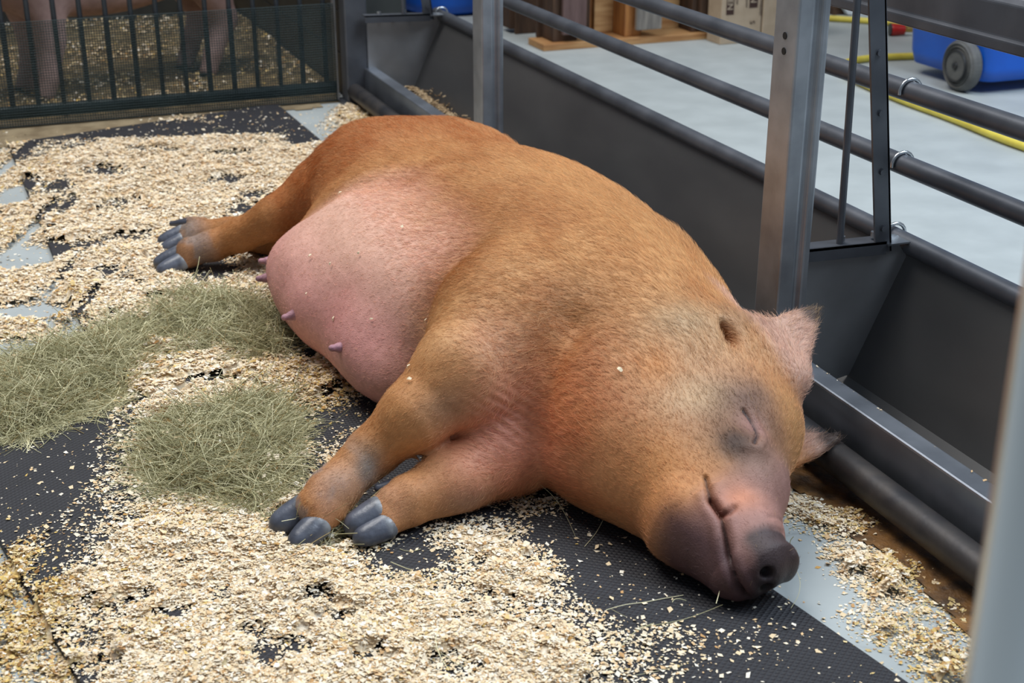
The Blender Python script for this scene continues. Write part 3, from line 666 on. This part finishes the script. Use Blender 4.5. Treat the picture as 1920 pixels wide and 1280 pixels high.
HAY = [
    (.089, 2.583, .132, .160, 1.000), (.003, 2.441, .077, .093, 1.000), (.203, 2.706, .064, .114, .900), (.424, 2.742, .122, .151, 1.000),
    (.361, 2.832, .079, .126, .800), (.479, 2.629, .054, .128, .800), (.316, 2.162, .100, .171, 1.000), (.384, 2.269, .067, .110, .900),
    (.246, 2.232, .055, .125, .800), (.368, 2.060, .044, .132, .900), (.403, 1.843, .045, .040, .700),]
CY, SY = math.cos(YAW), math.sin(YAW)
def patches(P, T, pw=1.25):
    s = np.zeros(len(P)); g = np.zeros(len(P))
    for t in T:
        dx, dy = P[:, 0] - t[0], P[:, 1] - t[1]; a = dx * CY - dy * SY; b = dx * SY + dy * CY
        w = t[4] * np.exp(-((a / t[2])**2 + (b / t[3])**2) ** pw); s += w
        if len(t) > 5: g += w * t[5]
    return s, g / (s + 1e-6)
def in_poly(P, poly):
    r = np.zeros(len(P), bool); n = len(poly)
    for i in range(n):
        (x0, y0), (x1, y1) = poly[i], poly[(i+1) % n]
        c = ((y0 > P[:, 1]) != (y1 > P[:, 1])) & (P[:, 0] < (x1 - x0) * (P[:, 1] - y0) / (y1 - y0 + 1e-12) + x0); r ^= c
    return r
def ground_z(P): return np.where(in_poly(P, FAR_MAT) | in_poly(P, NEAR_MAT), .0125, .0005)
def cover(P):
    s, g = patches(P, DENS); h, _ = patches(P, GAPS); P3 = np.c_[P, np.zeros(len(P))]
    n = fbm(P3, 11, 3, 31); n2 = fbm(P3, 45, 2, 37)
    s = np.minimum(s, 1.08)
    return np.clip(s * (.54 + .80 * n) + .9 * (n2 - .5) * np.minimum(s * 2, 1) - h * (1.0 + .8 * n2), 0, 1), np.clip(g + .6 * (n - .5), 0, 1)
def loft_z(c, P):
    P3 = np.c_[P, np.zeros(len(P))]
    return smooth01(c, .62, 1.0) * (.001 + .014 * smooth01(fbm(P3, 14, 3, 41), .3, .75) + .007 * fbm(P3, 55, 2, 43))
shav = empty('wood_shavings', (.4, 2.6, 0)); tag(shav, 'pale wood shavings strewn over mats and floor of the pen', 'shavings', kind='stuff')
# settled layer
gs = .011; xs = np.arange(-1.0, 1.24, gs); ys = np.arange(1.0, 4.72, gs); nx, ny = len(xs), len(ys)
G = np.stack(np.meshgrid(xs, ys, indexing='ij'), -1).reshape(-1, 2)
cv, gd = cover(G); zz = ground_z(G) + loft_z(cv, G)
I = np.arange(nx * ny).reshape(nx, ny); Q = np.stack([I[:-1, :-1], I[1:, :-1], I[1:, 1:], I[:-1, 1:]], -1).reshape(-1, 4)
Q = Q[(cv[Q] > .62).all(1)]; used, inv = np.unique(Q, return_inverse=True)
lay = np_mesh('settled_layer', np.c_[G[used], zz[used]], inv.reshape(-1, 4))
def shav_col(g, r, n):
    pal = np.array([lin(243, 226, 198), lin(236, 211, 172), lin(250, 240, 222), lin(224, 188, 142), lin(198, 154, 104)])
    gold = np.array([lin(218, 190, 130), lin(190, 148, 88), lin(230, 208, 158), lin(150, 110, 62), lin(222, 188, 112)])
    k = r.choice(5, n, p=[.40, .32, .16, .09, .03]); k2 = r.choice(5, n, p=[.3, .2, .25, .1, .15]); u = r.random(n) < g ** 1.6 * .75
    return np.where(u[:, None], gold[k2], pal[k]) * r.uniform(.84, 1.06, (n, 1))
r3 = np.random.default_rng(11)
color_attr(lay, shav_col(gd[used], r3, len(used)) * .9)
M_shav = mat('shaving_wood', (1, 1, 1, 1), .75, attr='col', bump=.5, bscale=260, spec=.2)
o_ = link('settled_layer', lay, M_shav, shav); o_['kind'] = 'stuff'
def flakes(name, P, Z, g, size, parent, r, tilt=.2):
    n = len(P); L = size * np.clip(np.exp(r.normal(0, .5, n)), .35, 2.8); W = L * r.uniform(.45, .95, n); a = r.uniform(0, 2*math.pi, n)
    d = np.c_[np.cos(a), np.sin(a), r.normal(0, tilt, n)]; d /= np.linalg.norm(d, axis=1, keepdims=True)
    e = np.c_[-np.sin(a), np.cos(a), r.normal(0, tilt * .8, n)]; e -= d * (d * e).sum(1, keepdims=True); e /= np.linalg.norm(e, axis=1, keepdims=True)
    nn = np.cross(d, e); c = np.c_[P, Z]; curl = (L * r.uniform(-.15, .30, n))[:, None]
    V = np.empty((n, 4, 3)); hl = (L / 2)[:, None]; hw = (W / 2)[:, None]
    V[:, 0] = c - d * hl + nn * curl * .5; V[:, 1] = c - e * hw; V[:, 2] = c + d * hl + nn * curl * .5; V[:, 3] = c + e * hw   # a folded lozenge
    V[:, 1] += d * hl * r.uniform(-.5, .2, (n, 1)); V[:, 3] += d * hl * r.uniform(-.2, .5, (n, 1))
    low = V[:, :, 2].min(1) - Z + .0002; V[:, :, 2] -= np.minimum(low, 0)[:, None]
    F = np.arange(n * 4).reshape(n, 4)[:, [1, 2, 3, 0]]
    me = np_mesh(name, V.reshape(-1, 3), F, False); color_attr(me, np.repeat(shav_col(g, r, n), 4, 0))
    o = link(name, me, M_shav, parent); o['kind'] = 'stuff'; return o
def scatter(n, x0, x1, y0, y1, size, name):
    P = np.c_[r3.uniform(x0, x1, n), r3.uniform(y0, y1, n)]; c, g = cover(P); k = r3.random(n) < c ** 1.3 + 0.006 * (P[:, 1] < 2.6) + .018 * np.minimum(patches(P, DENS, .7)[0], 1)
    P, c, g = P[k], c[k], g[k]
    return flakes(name, P, ground_z(P) + loft_z(c, P) + r3.uniform(0, .004, len(P)) * c, g, size, shav, r3)
scatter(620000, -.45, 1.25, 1.0, 2.45, .0043, 'loose_shavings')
scatter(400000, -.8, 1.24, 2.45, 4.74, .0058, 'loose_shavings')
# hay
M_hay = mat('dry_hay', (1, 1, 1, 1), .6, attr='col', spec=.25)
def hay(T, n, label, seed):
    r = np.random.default_rng(seed); P = []
    T = np.array(T); w = T[:, 2] * T[:, 3] * T[:, 4]; k = r.choice(len(T), n, p=w / w.sum())
    rad = np.sqrt(r.random(n)) * 1.02 + np.abs(r.normal(0, .2, n)); an = r.uniform(0, 2*math.pi, n); a = T[k, 2] * rad * np.cos(an); b = T[k, 3] * rad * np.sin(an)
    x = T[k, 0] + a * CY + b * SY; y = T[k, 1] - a * SY + b * CY
    L = r.uniform(.03, .13, n) * np.where(r.random(n) < .12, 1.5, 1); th = 14 * fbm(np.c_[x, y, 0 * x], 7, 2, 79 + seed) + r.normal(0, .75, n); hgt = np.sqrt((1 - rad**2).clip(0, 1)) * (.018 + .036 * fbm(np.c_[x, y, 0 * x], 22, 2, 77)) + .010
    z0 = r.uniform(.012, 1, n) * hgt + .003; sl = r.normal(0, .45, n); bend = r.normal(0, .8, n); seg = 5
    Q = np.zeros((n, seg, 3), np.float32)
    for i in range(seg):
        t = i / (seg - 1) - .5; t2 = th + bend * t
        Q[:, i, 0] = x + np.cos(t2) * L * t; Q[:, i, 1] = y + np.sin(t2) * L * t; Q[:, i, 2] = z0 + sl * L * t - .25 * L * t * t
    Q[:, :, 2] = np.maximum(Q[:, :, 2], .0135)
    cu = bpy.data.hair_curves.new('hay'); cu.add_curves([seg] * n); cu.points.foreach_set('position', Q.ravel())
    ra = cu.attributes.get('radius') or cu.attributes.new('radius', 'FLOAT', 'POINT')
    ra.data.foreach_set('value', np.repeat(r.uniform(.00025, .0006, n), seg).astype(np.float32))
    pal = np.array([lin(158, 152, 116), lin(118, 114, 80), lin(186, 180, 144), lin(222, 214, 176), lin(150, 130, 88)])
    C4 = np.ones((n, 4), np.float32); C4[:, :3] = pal[r.choice(5, n, p=[.34, .22, .24, .12, .08])] * r.uniform(.95, 1.4, (n, 1))
    ca = cu.attributes.new('col', 'FLOAT_COLOR', 'CURVE'); ca.data.foreach_set('color', C4.ravel())
    cu.materials.append(M_hay); o = bpy.data.objects.new('hay', cu); COL.objects.link(o); tag(o, label, 'hay', 'tufts of hay in the bedding', 'stuff'); return o
hay(HAY[0:3], 7500, 'greenish hay tuft at the left edge, beside the bare rubber mat', 51)
hay(HAY[3:6], 6000, 'greenish hay tuft close to the udder of the sow', 52)
hay(HAY[6:11], 7000, 'greenish hay tuft heaped in front of the fore hooves', 53)
# single stalks lying about
hay([(.6, 1.6, .5, .35, 1), (.5, 3.7, .4, .6, 1), (.2, 2.5, .3, .3, 1)], 160, 'stray hay stalks scattered thinly over shavings and mats', 54)
Th = np.array(HAY); kk = r3.choice(len(Th), 900); ra_ = np.sqrt(r3.random(900)); an_ = r3.uniform(0, 6.28, 900)
a_ = Th[kk, 2] * ra_ * np.cos(an_); b_ = Th[kk, 3] * ra_ * np.sin(an_)
flakes('loose_shavings', np.c_[Th[kk, 0] + a_ * CY + b_ * SY, Th[kk, 1] - a_ * SY + b_ * CY], .02 + .02 * (1 - ra_), np.full(900, .1), .0055, shav, r3, .6)
# pellets and chaff in the trough
def pellets():
    r = np.random.default_rng(5); n = 2600; t = r.random(n); y = 4.52 - .85 * t ** 1.6; x = 1.408 + r.normal(0, .012, n); h = .020 * (1 - t) ** .7 * np.exp(-((x - 1.415) / .04)**2) + .004
    zf = np.where(x < XB, ZB + (XB - x) * .55, ZB + (x - XB) * 2.05) + .004
    z = zf + r.random(n) * h; a = r.uniform(0, 6.28, n); L = r.uniform(.004, .007, n); V = []; F = []
    u = np.c_[np.cos(a), np.sin(a), r.normal(0, .3, n)] * L[:, None]; v = np.c_[-np.sin(a), np.cos(a), 0 * a] * .0024; w = np.array((0, 0, .0024))
    c = np.c_[x, y, z]; Vv = np.stack([c - u + v, c - u - v * .5 + w, c - u - v * .5 - w, c + u + v, c + u - v * .5 + w, c + u - v * .5 - w], 1)
    b = np.arange(n)[:, None] * 6; me = np_mesh('feed_pellets', Vv.reshape(-1, 3), np.concatenate([b + [0, 1, 4, 3], b + [1, 2, 5, 4], b + [2, 0, 3, 5]]), False)
    C = np.array([lin(172, 148, 116), lin(140, 116, 88), lin(196, 174, 142)])[r.choice(3, n)]; color_attr(me, np.repeat(C, 6, 0))
    tag(link('feed_pellets', me, M_shav), 'brown feed pellets lying in the far end of the trough', 'feed', kind='stuff')
pellets()
yc = r3.uniform(.9, 1.98, 300) ** 1.0; yc = 1.98 - (1.98 - yc) * r3.random(300) ** 1.5; xc = XL + .030 + r3.uniform(.004, .03, 300)
ch = flakes('trough_chaff', np.c_[xc, yc], ZL - (xc - XL - .034) * .95 + .002, np.full(300, .1), .0032, None, r3, .3)
tag(ch, 'pale chaff stuck along the inner lip of the trough', 'chaff', kind='stuff')
# ---------------------------------------------------------------- the next pen behind the gate
M_shaded_straw = mat('shade_darkened_straw', srgb(86, 72, 46), .85, col2=srgb(140, 120, 82), scale=16, detail=8, bump=.8, bscale=70, ramp=(.4, .7))  # dirty brown straw with the shade behind the gate put into its colour
g2 = np.stack(np.meshgrid(np.linspace(-1.6, 1.22, 90), np.linspace(4.80, 7.38, 90), indexing='ij'), -1).reshape(-1, 2)
I = np.arange(8100).reshape(90, 90); Q = np.stack([I[:-1, :-1], I[1:, :-1], I[1:, 1:], I[:-1, 1:]], -1).reshape(-1, 4)
zz = .004 + .022 * fbm(np.c_[g2, 0 * g2[:, 0]], 9, 3, 61) * smooth01(g2[:, 1], 4.8, 4.95)
tag(link('straw_bedding', np_mesh('straw_bedding', np.c_[g2, zz], Q), M_shaded_straw), 'dirty brown straw, darkened for shade, covering the floor of the pen behind the gate', 'straw', kind='stuff')
np_ = 26000; P_n = np.c_[r3.uniform(-1.0, 1.2, np_), r3.uniform(4.82, 6.9, np_)]; n_n = fbm(np.c_[P_n, 0 * P_n[:, 0]], 5, 3, 73); P_n = P_n[r3.random(np_) < smooth01(n_n, .35, .65)]
tag(flakes('straw_litter', P_n, np.full(len(P_n), .026), np.full(len(P_n), .75), .0095, None, r3), 'pale shavings scattered over the straw behind the gate', 'shavings', kind='stuff')
M_dust = mat('damp_dust', srgb(112, 96, 72), .85, col2=srgb(146, 130, 102), scale=14, detail=7, bump=.5, bscale=90)
g2 = np.stack(np.meshgrid(np.linspace(-.98, 1.2, 110), np.linspace(4.42, 4.83, 24), indexing='ij'), -1).reshape(-1, 2); I = np.arange(2640).reshape(110, 24)
Q = np.stack([I[:-1, :-1], I[1:, :-1], I[1:, 1:], I[:-1, 1:]], -1).reshape(-1, 4); ed = fbm(np.c_[g2, 0 * g2[:, 0]], 12, 3, 63) * .22 + g2[:, 1] - .22 * np.clip(g2[:, 0] - .1, 0, .9)
Q = Q[(ed[Q] > 4.57).all(1)]
tag(link('dust_strip', np_mesh('dust_strip', np.c_[g2, .0012 + .003 * fbm(np.c_[g2, 0 * g2[:, 0]], 40, 2, 65)], Q), M_dust), 'brown dust and dirt on the floor along the foot of the gate', 'dirt', kind='stuff')
M_wet = mat('rusty_wet_litter', srgb(70, 48, 26), .6, col2=srgb(138, 96, 46), scale=22, detail=7, bump=.8, bscale=120, ramp=(.42, .7))
g2 = np.stack(np.meshgrid(np.linspace(1.08, 1.268, 22), np.linspace(.9, 4.64, 340), indexing='ij'), -1).reshape(-1, 2); I = np.arange(22 * 340).reshape(22, 340)
Q = np.stack([I[:-1, :-1], I[1:, :-1], I[1:, 1:], I[:-1, 1:]], -1).reshape(-1, 4); ed = fbm(np.c_[g2, 0 * g2[:, 0]], 9, 4, 67) * .12 + g2[:, 0]
Q = Q[(ed[Q] > 1.222).all(1)]
tag(link('wet_litter', np_mesh('wet_litter', np.c_[g2, .0012 + .005 * fbm(np.c_[g2, 0 * g2[:, 0]], 60, 2, 69)], Q), M_wet), 'rusty wet litter in a dark band under the bottom rail', 'litter', kind='stuff')
M_panel = mat('dark_panel', srgb(44, 46, 46), .5, .3, col2=srgb(60, 62, 60), scale=6)
def panel(name, boards, label):
    t = empty(name, (0, 7, 0)); tag(t, label, 'partition')
    for b in boards: MB().box(*b).build('board', M_panel, t, bevel=.003)
panel('pen_partition', [(1.225, 1.25, 4.80, 7.40, z, z + .142) for z in (.01, .155, .30, .445, .59)], 'dark plank partition running back from the gate post')
panel('pen_partition', [(-1.6, 1.22, 7.42, 7.445, z, z + .142) for z in (.01, .155, .30, .445, .59)], 'dark plank partition closing the far side of the next pen')
bt = empty('feeding_tray', (.3, 6.75, 0)); tag(bt, 'low black tray standing on straw behind the pink pig', 'tray')
MB().box(-.5, 1.05, 6.62, 6.90, .004, .02).build('base', M_panel, bt)
for b in ((-.5, 1.05, 6.62, 6.64, .02, .13), (-.5, 1.05, 6.88, 6.90, .02, .13), (-.5, -.48, 6.64, 6.88, .02, .13), (1.03, 1.05, 6.64, 6.88, .02, .13)): MB().box(*b).build('side', M_panel, bt)
def standing_pig(x, y, rz, sc, label, tint):
    s = Sculpt(None)
    s.E((0, 0, .50), (.46, .185, .195), .06); s.E((.30, 0, .50), (.24, .175, .19), .06); s.E((-.32, 0, .52), (.24, .18, .19), .06); s.E((.05, 0, .40), (.35, .15, .12), .06)
    s.C((.45, 0, .52), (.64, 0, .50), .16, .13, .06); s.C((.68, 0, .48), (.86, 0, .36), .11, .055, .05); s.E((.875, 0, .35), (.015, .05, .045), .01)
    for sx, fx, kx in ((.30, .30, .28), (-.36, -.38, -.44)):
        for w in (-.10, .10): s.path([(sx, w, .42), (kx, w, .22), (fx, w, .09), (fx + .025, w, .028)], [.10, .052, .036, .036], .05)
    for w in (-1, 1): s.T((.60, .05*w, .62), (.64, .12*w, .57), (.74, .15*w, .56), .008, .02)
    s.path([(-.54, 0, .58), (-.60, .03, .54), (-.58, .05, .48)], [.016, .012, .007], .02)
    v, f = s.nets(.018); n = fbm(v, 6, 3, 71)
    C = np.tile(lin(*tint), (len(v), 1)); C = blend(C, smooth01(n, .45, .7) * .6, lin(176, 146, 138)); C = blend(C, smooth01(.2 - v[:, 2], 0, .15) * .4, lin(140, 114, 104))
    e = empty('standing_pig', (x, y, .012), rz); e.scale = (sc,) * 3; tag(e, label, 'pig')
    m_ = np_mesh('body', v, f); color_attr(m_, C); o = link('body', m_, M_hide2, e, False)
    for sx in (.30, -.38):
        for w in (-.10, .10):
            for q in (-.013, .013):
                h = Sculpt(None); h.C((sx + .02, w + q, .028), (sx + .055, w + q, .010), .019, .010, .01); hv, hf = h.nets(.005); link('hoof', np_mesh('hoof', hv, hf), M_hoof, e, False)
M_hide2 = mat('pink_hide', (1, 1, 1, 1), .6, attr='col', col2=(.8, .78, .76, 1), scale=30, bump=.3, bscale=120)
standing_pig(.50, 5.24, math.radians(198), .92, 'dirty pink pig standing just behind the mesh gate', (206, 172, 166))
standing_pig(-.45, 6.05, math.radians(20), .95, 'dirty pink pig farther back in the next pen, left', (198, 164, 156))
# ---------------------------------------------------------------- the aisle beyond the fence
M_pine = mat('pine', srgb(186, 146, 98), .7, col2=srgb(150, 104, 60), scale=5, stretch=(1, 1, 9), bump=.3, bscale=40)
M_orange = mat('old_pine', srgb(168, 112, 56), .7, col2=srgb(128, 78, 36), scale=5, stretch=(9, 9, 1), bump=.3, bscale=40)
M_grey = mat('weathered_wood', srgb(138, 130, 120), .8, col2=srgb(104, 98, 92), scale=7, stretch=(7, 7, 1), bump=.4, bscale=60)
M_plum = mat('stained_wood', srgb(104, 80, 76), .7, col2=srgb(84, 62, 58), scale=6, stretch=(6, 6, 1), bump=.3, bscale=50)
M_dkwood = mat('dark_wood', srgb(78, 54, 36), .8, col2=srgb(56, 38, 26), scale=6, stretch=(6, 6, 1))
pa = empty('pallet', (2.6, 5.36, 0)); tag(pa, 'wooden pallet stood on edge in the aisle, grey and orange boards', 'pallet')
MB().box(2.205, 2.985, 5.30, 5.47, 0, .028).build('base_board', M_pine, pa, bevel=.003)
MB().box(2.50, 2.985, 5.455, 5.475, .028, .19).build('back_board', M_pine, pa, bevel=.003)
MB().box(2.24, 2.48, 5.455, 5.475, .028, .19).build('back_board', M_dkwood, pa, bevel=.003)
for x0, x1, m in ((2.26, 2.37, M_dkwood), (2.585, 2.665, M_orange), (2.90, 2.985, M_dkwood)):
    MB().box(x0, x1, 5.335, 5.455, .028, .86).build('block', m, pa, bevel=.004)
for x0, x1, y0, m in ((2.29, 2.395, 5.30, M_plum), (2.62, 2.735, 5.29, M_grey), (2.92, 3.0, 5.30, M_dkwood)):
    MB().box(x0, x1, y0, y0 + .022, .06, .86).build('deck_board', m, pa, bevel=.003)
for x0, x1 in ((2.42, 2.535), (2.73, 2.84)):
    MB().box(x0, x1, 5.478, 5.50, .03, .86).build('slat', M_orange, pa, bevel=.003)
pb = empty('pallet', (2.7, 5.75, 0)); tag(pb, 'dark wooden pallet leaning behind the grey and orange one', 'pallet')
for i in range(5): MB().box(2.24 + i*.19, 2.36 + i*.19, 5.70, 5.722, .0, .9).build('deck_board', M_dkwood, pb, bevel=.003)
for z in (.02, .42, .80): MB().box(2.22, 3.14, 5.724, 5.82, z, z + .09).build('stringer', M_dkwood, pb, bevel=.003)
# cartons with dark printing
M_card = mat('cardboard', srgb(176, 156, 132), .8, col2=srgb(166, 146, 122), scale=20)
M_print = mat('dark_print', srgb(58, 36, 28), .8)
M_cardlight = mat('cardboard_lettering', srgb(186, 168, 144), .8)
def text(s, size, loc, m, parent, rot):
    c = bpy.data.curves.new('lettering', 'FONT'); c.body = s; c.size = size; c.extrude = .0004; c.materials.append(m)
    o = bpy.data.objects.new('lettering_curve', c); COL.objects.link(o); bpy.context.view_layer.update()
    me = bpy.data.meshes.new_from_object(o); bpy.data.objects.remove(o); bpy.data.curves.remove(c)
    if not me.materials: me.materials.append(m)
    o = bpy.data.objects.new('lettering', me); COL.objects.link(o); o.location = loc; o.rotation_euler = rot; o.parent = parent; return o
ca = empty('carton', (2.945, 5.165, 0)); tag(ca, 'brown cardboard carton with dark print sideways, left of the main post', 'box')
def local(o, parent): o.parent = parent; o.matrix_parent_inverse = Matrix(); return o
local(MB().box(0, .192, 0, .115, 0, .40).build('box_walls', M_card, bevel=.003), ca)
local(MB().box(.022, .058, -.0012, .0, .122, .36).build('print_block', M_print), ca); local(MB().box(.130, .170, -.0012, .0, .145, .36).build('print_block', M_print), ca)
SIDE = (math.pi / 2, math.pi / 2, 0)
for s_, sz, x, z, m_ in (('EEN', .036, .027, .205, M_cardlight), ('EEN', .040, .136, .235, M_cardlight), ('KVALITET', .012, .066, .215, M_print), ('KVALITET', .012, .112, .20, M_print), ('S', .034, .138, .092, M_print), ('KVALITET', .015, .180, .175, M_print)):
    text(s_, sz, (x, -.0016, z), m_, ca, SIDE)
cb = empty('carton', (3.142, 5.16, 0)); tag(cb, 'plain cardboard carton added for the lit blank side of the printed one', 'box')  # added second carton, stands in for the lit side of the printed one
local(MB().box(0, .20, 0, .12, 0, .40).build('box_walls', M_card, bevel=.003), cb)
local(MB().box(.09, .11, -.001, .121, .401, .4018).build('tape', M_cardlight), cb)
cr = empty('plastic_crate', (1.70, 6.22, 0)); tag(cr, 'black plastic crate at the top edge, left of the blue tub', 'crate')
for b in ((-.13, .13, -.25, .25, .001, .02), (-.13, -.115, -.25, .25, .02, .42), (.115, .13, -.25, .25, .02, .42), (-.115, .115, -.25, -.235, .02, .42), (-.115, .115, .235, .25, .02, .42)): local(MB().box(*b).build('crate_wall', M_panel, bevel=.003), cr)
# blue plastic tub
M_blue = mat('blue_plastic', srgb(6, 92, 200), .38, col2=srgb(4, 80, 180), scale=4)
def lathe(prof, n=36):
    V = [(r * math.cos(2*math.pi*k/n), r * math.sin(2*math.pi*k/n), z) for r, z in prof for k in range(n)]; m = len(prof)
    F = [(i*n+k, i*n+(k+1) % n, (i+1)*n+(k+1) % n, (i+1)*n+k) for i in range(m-1) for k in range(n)]
    return V, F
tb = empty('plastic_tub', (2.19, 6.45, 0)); tag(tb, 'bright blue plastic tub at the top edge, behind the middle post', 'tub')
V_, F_ = lathe([(.001, .001), (.20, .001), (.235, .02), (.25, .06), (.275, .42), (.295, .43), (.295, .445), (.265, .445), (.235, .05), (.001, .04)])
local(MB().add(V_, F_, True).build('tub_wall', M_blue), tb)
for s_ in (-1,): local(MB().tube([(s_*.07, -.285, .41), (s_*.05, -.33, .36), (s_*-.05, -.33, .36), (s_*-.07, -.285, .41)], .010, 8).build('handle', M_blue), tb)
# wheeled bin
M_tyre = mat('grey_rubber', srgb(78, 78, 78), .7, col2=srgb(92, 92, 90), scale=30); M_hub = mat('black_plastic', srgb(40, 40, 42), .5)
bn = empty('wheeled_bin', (3.62, 4.20, 0)); tag(bn, 'blue wheeled waste bin standing in the aisle by the yellow hose', 'bin')
def ring(x0, x1, y0, y1, c, z):
    P = []
    for cx, cy, a0 in ((x1-c, y1-c, 0), (x0+c, y1-c, 90), (x0+c, y0+c, 180), (x1-c, y0+c, 270)):
        for k in range(6): a = math.radians(a0 + k*18); P.append((cx + c*math.cos(a), cy + c*math.sin(a), z))
    return P
b_ = MB(); n_ = 24; R_ = [ring(3.345, 3.86, 3.985, 4.42, .05, .045), ring(3.335, 3.875, 3.975, 4.43, .05, .09), ring(3.30, 3.93, 3.93, 4.48, .05, .92), ring(3.28, 3.95, 3.91, 4.50, .05, .92), ring(3.28, 3.95, 3.91, 4.50, .05, .96)]
b_.add([p for r in R_ for p in r], [(i*n_+k, i*n_+(k+1) % n_, (i+1)*n_+(k+1) % n_, (i+1)*n_+k) for i in range(4) for k in range(n_)] + [tuple(range(n_))[::-1]], True)
b_.build('bin_body', M_blue, bn)
ld = MB(); R_ = [ring(3.275, 3.955, 3.90, 4.505, .05, .961), ring(3.275, 3.955, 3.90, 4.505, .05, .985), ring(3.40, 3.84, 4.0, 4.40, .05, 1.02)]
ld.add([p for r in R_ for p in r], [(i*n_+k, i*n_+(k+1) % n_, (i+1)*n_+(k+1) % n_, (i+1)*n_+k) for i in range(2) for k in range(n_)] + [tuple(range(48, 72))], True).build('lid', M_blue, bn)
MB().tube([(3.40, 4.52, .94), (3.40, 4.58, .96), (3.84, 4.58, .96), (3.84, 4.52, .94)], .013, 10).build('grip', M_blue, bn)
def wheel(x, sgn):
    prof = [(.0, .0), (.055, .0), (.058, .010), (.062, .010), (.066, .004), (.070, .010), (.074, .010), (.078, .004), (.082, .008), (.088, .012), (.092, .022), (.092, .040), (.088, .048), (.001, .048)]
    V, F = lathe([(r if r else .001, z) for r, z in prof], 40)
    w = MB().add([(x + sgn * (-z), 4.075 + a, .093 + b) for a, b, z in V], F, False).build('wheel', M_tyre, bn)
    V, F = lathe([(.001, -.002), (.012, -.006), (.014, .001), (.050, .002), (.052, -.004), (.056, -.004), (.057, .004)], 32)
    MB().add([(x + sgn * (-z), 4.075 + a, .093 + b) for a, b, z in V], F, False).build('hub', M_hub, w)
wheel(3.285, -1); wheel(3.92, 1)
# yellow hose and its red nozzle
M_hose = mat('yellow_hose', srgb(216, 200, 84), .5, col2=srgb(198, 178, 66), scale=12)
def spline(P, n=10):
    P = [np.array(p, float) for p in P]; P = [2*P[0]-P[1]] + P + [2*P[-1]-P[-2]]; out = []
    for i in range(1, len(P)-2):
        for k in range(n):
            t = k / n; out.append(.5*((2*P[i]) + (-P[i-1]+P[i+1])*t + (2*P[i-1]-5*P[i]+4*P[i+1]-P[i+2])*t*t + (-P[i-1]+3*P[i]-3*P[i+1]+P[i+2])*t**3))
    return out + [P[-2]]
HZ = .0145
hose = MB().tube([(p[0], p[1], HZ) for p in spline([(3.35, 2.3), (3.04, 2.80), (2.965, 3.28), (2.99, 3.70), (3.0, 4.0), (3.04, 4.32), (3.14, 4.56), (3.33, 4.64), (3.6, 4.60), (3.95, 4.62), (4.25, 4.78), (4.30, 5.0), (4.1, 5.10), (3.92, 5.24), (3.77, 5.41), (3.60, 5.55), (3.42, 5.60)])], .0135, 12).build('garden_hose', M_hose)
tag(hose, 'yellow hose curving across the aisle floor around the blue bin', 'hose')
nz = empty('hose_nozzle', (3.77, 5.07, 0)); tag(nz, 'red hose nozzle with brass end lying beside the blue bin', 'nozzle')
M_red = mat('red_plastic', srgb(170, 26, 20), .4); M_brass = mat('brass', srgb(190, 160, 90), .3, .9)
f_ = np.array((.93, -.36, 0)); p0 = np.array((3.735, 5.085, .0265))
MB().tube([p0, p0 + f_*.004, p0 + f_*.012, p0 + f_*.06], [.024, .026, .026, .021], 20).build('grip', M_red, nz)
MB().tube([p0 + f_*.06, p0 + f_*.066, p0 + f_*.066, p0 + f_*.072, p0 + f_*.105], [.013, .013, .010, .012, .012], 16).build('coupling', M_brass, nz)
MB().tube([p0 - f_*.006, p0], [.0265, .0265], 20).build('bumper', M_hub, nz)
# plank rack with a pale block behind the hose
rk = empty('timber_sledge', (3.95, 5.75, 0)); tag(rk, 'low brown timber sledge with grey side boards, behind the yellow hose', 'rack')
MB().box(3.80, 4.50, 5.62, 5.70, 0, .035).build('runner', M_dkwood, rk, bevel=.003); MB().box(3.82, 4.50, 5.64, 5.66, .036, .10).build('side_board', M_grey, rk, bevel=.003); MB().box(3.82, 4.50, 5.645, 5.665, .104, .17).build('side_board', M_grey, rk, bevel=.003)
MB().box(3.82, 4.50, 5.70, 6.10, .036, .05).build('deck', M_grey, rk, bevel=.003)
wb = MB().prism([(3.855, .058), (3.935, .052), (3.955, .12), (3.955, .42), (3.80, .42), (3.80, .13)], 'y', 5.585, 5.612).build('mineral_block', mat('white_mineral', srgb(206, 208, 208), .7, col2=srgb(188, 192, 194), scale=30, bump=.3, bscale=60))
tag(wb, 'white chipped slab leaning on the timber sledge', 'slab')
for v_ in wb.data.vertices: v_.co.z -= .052
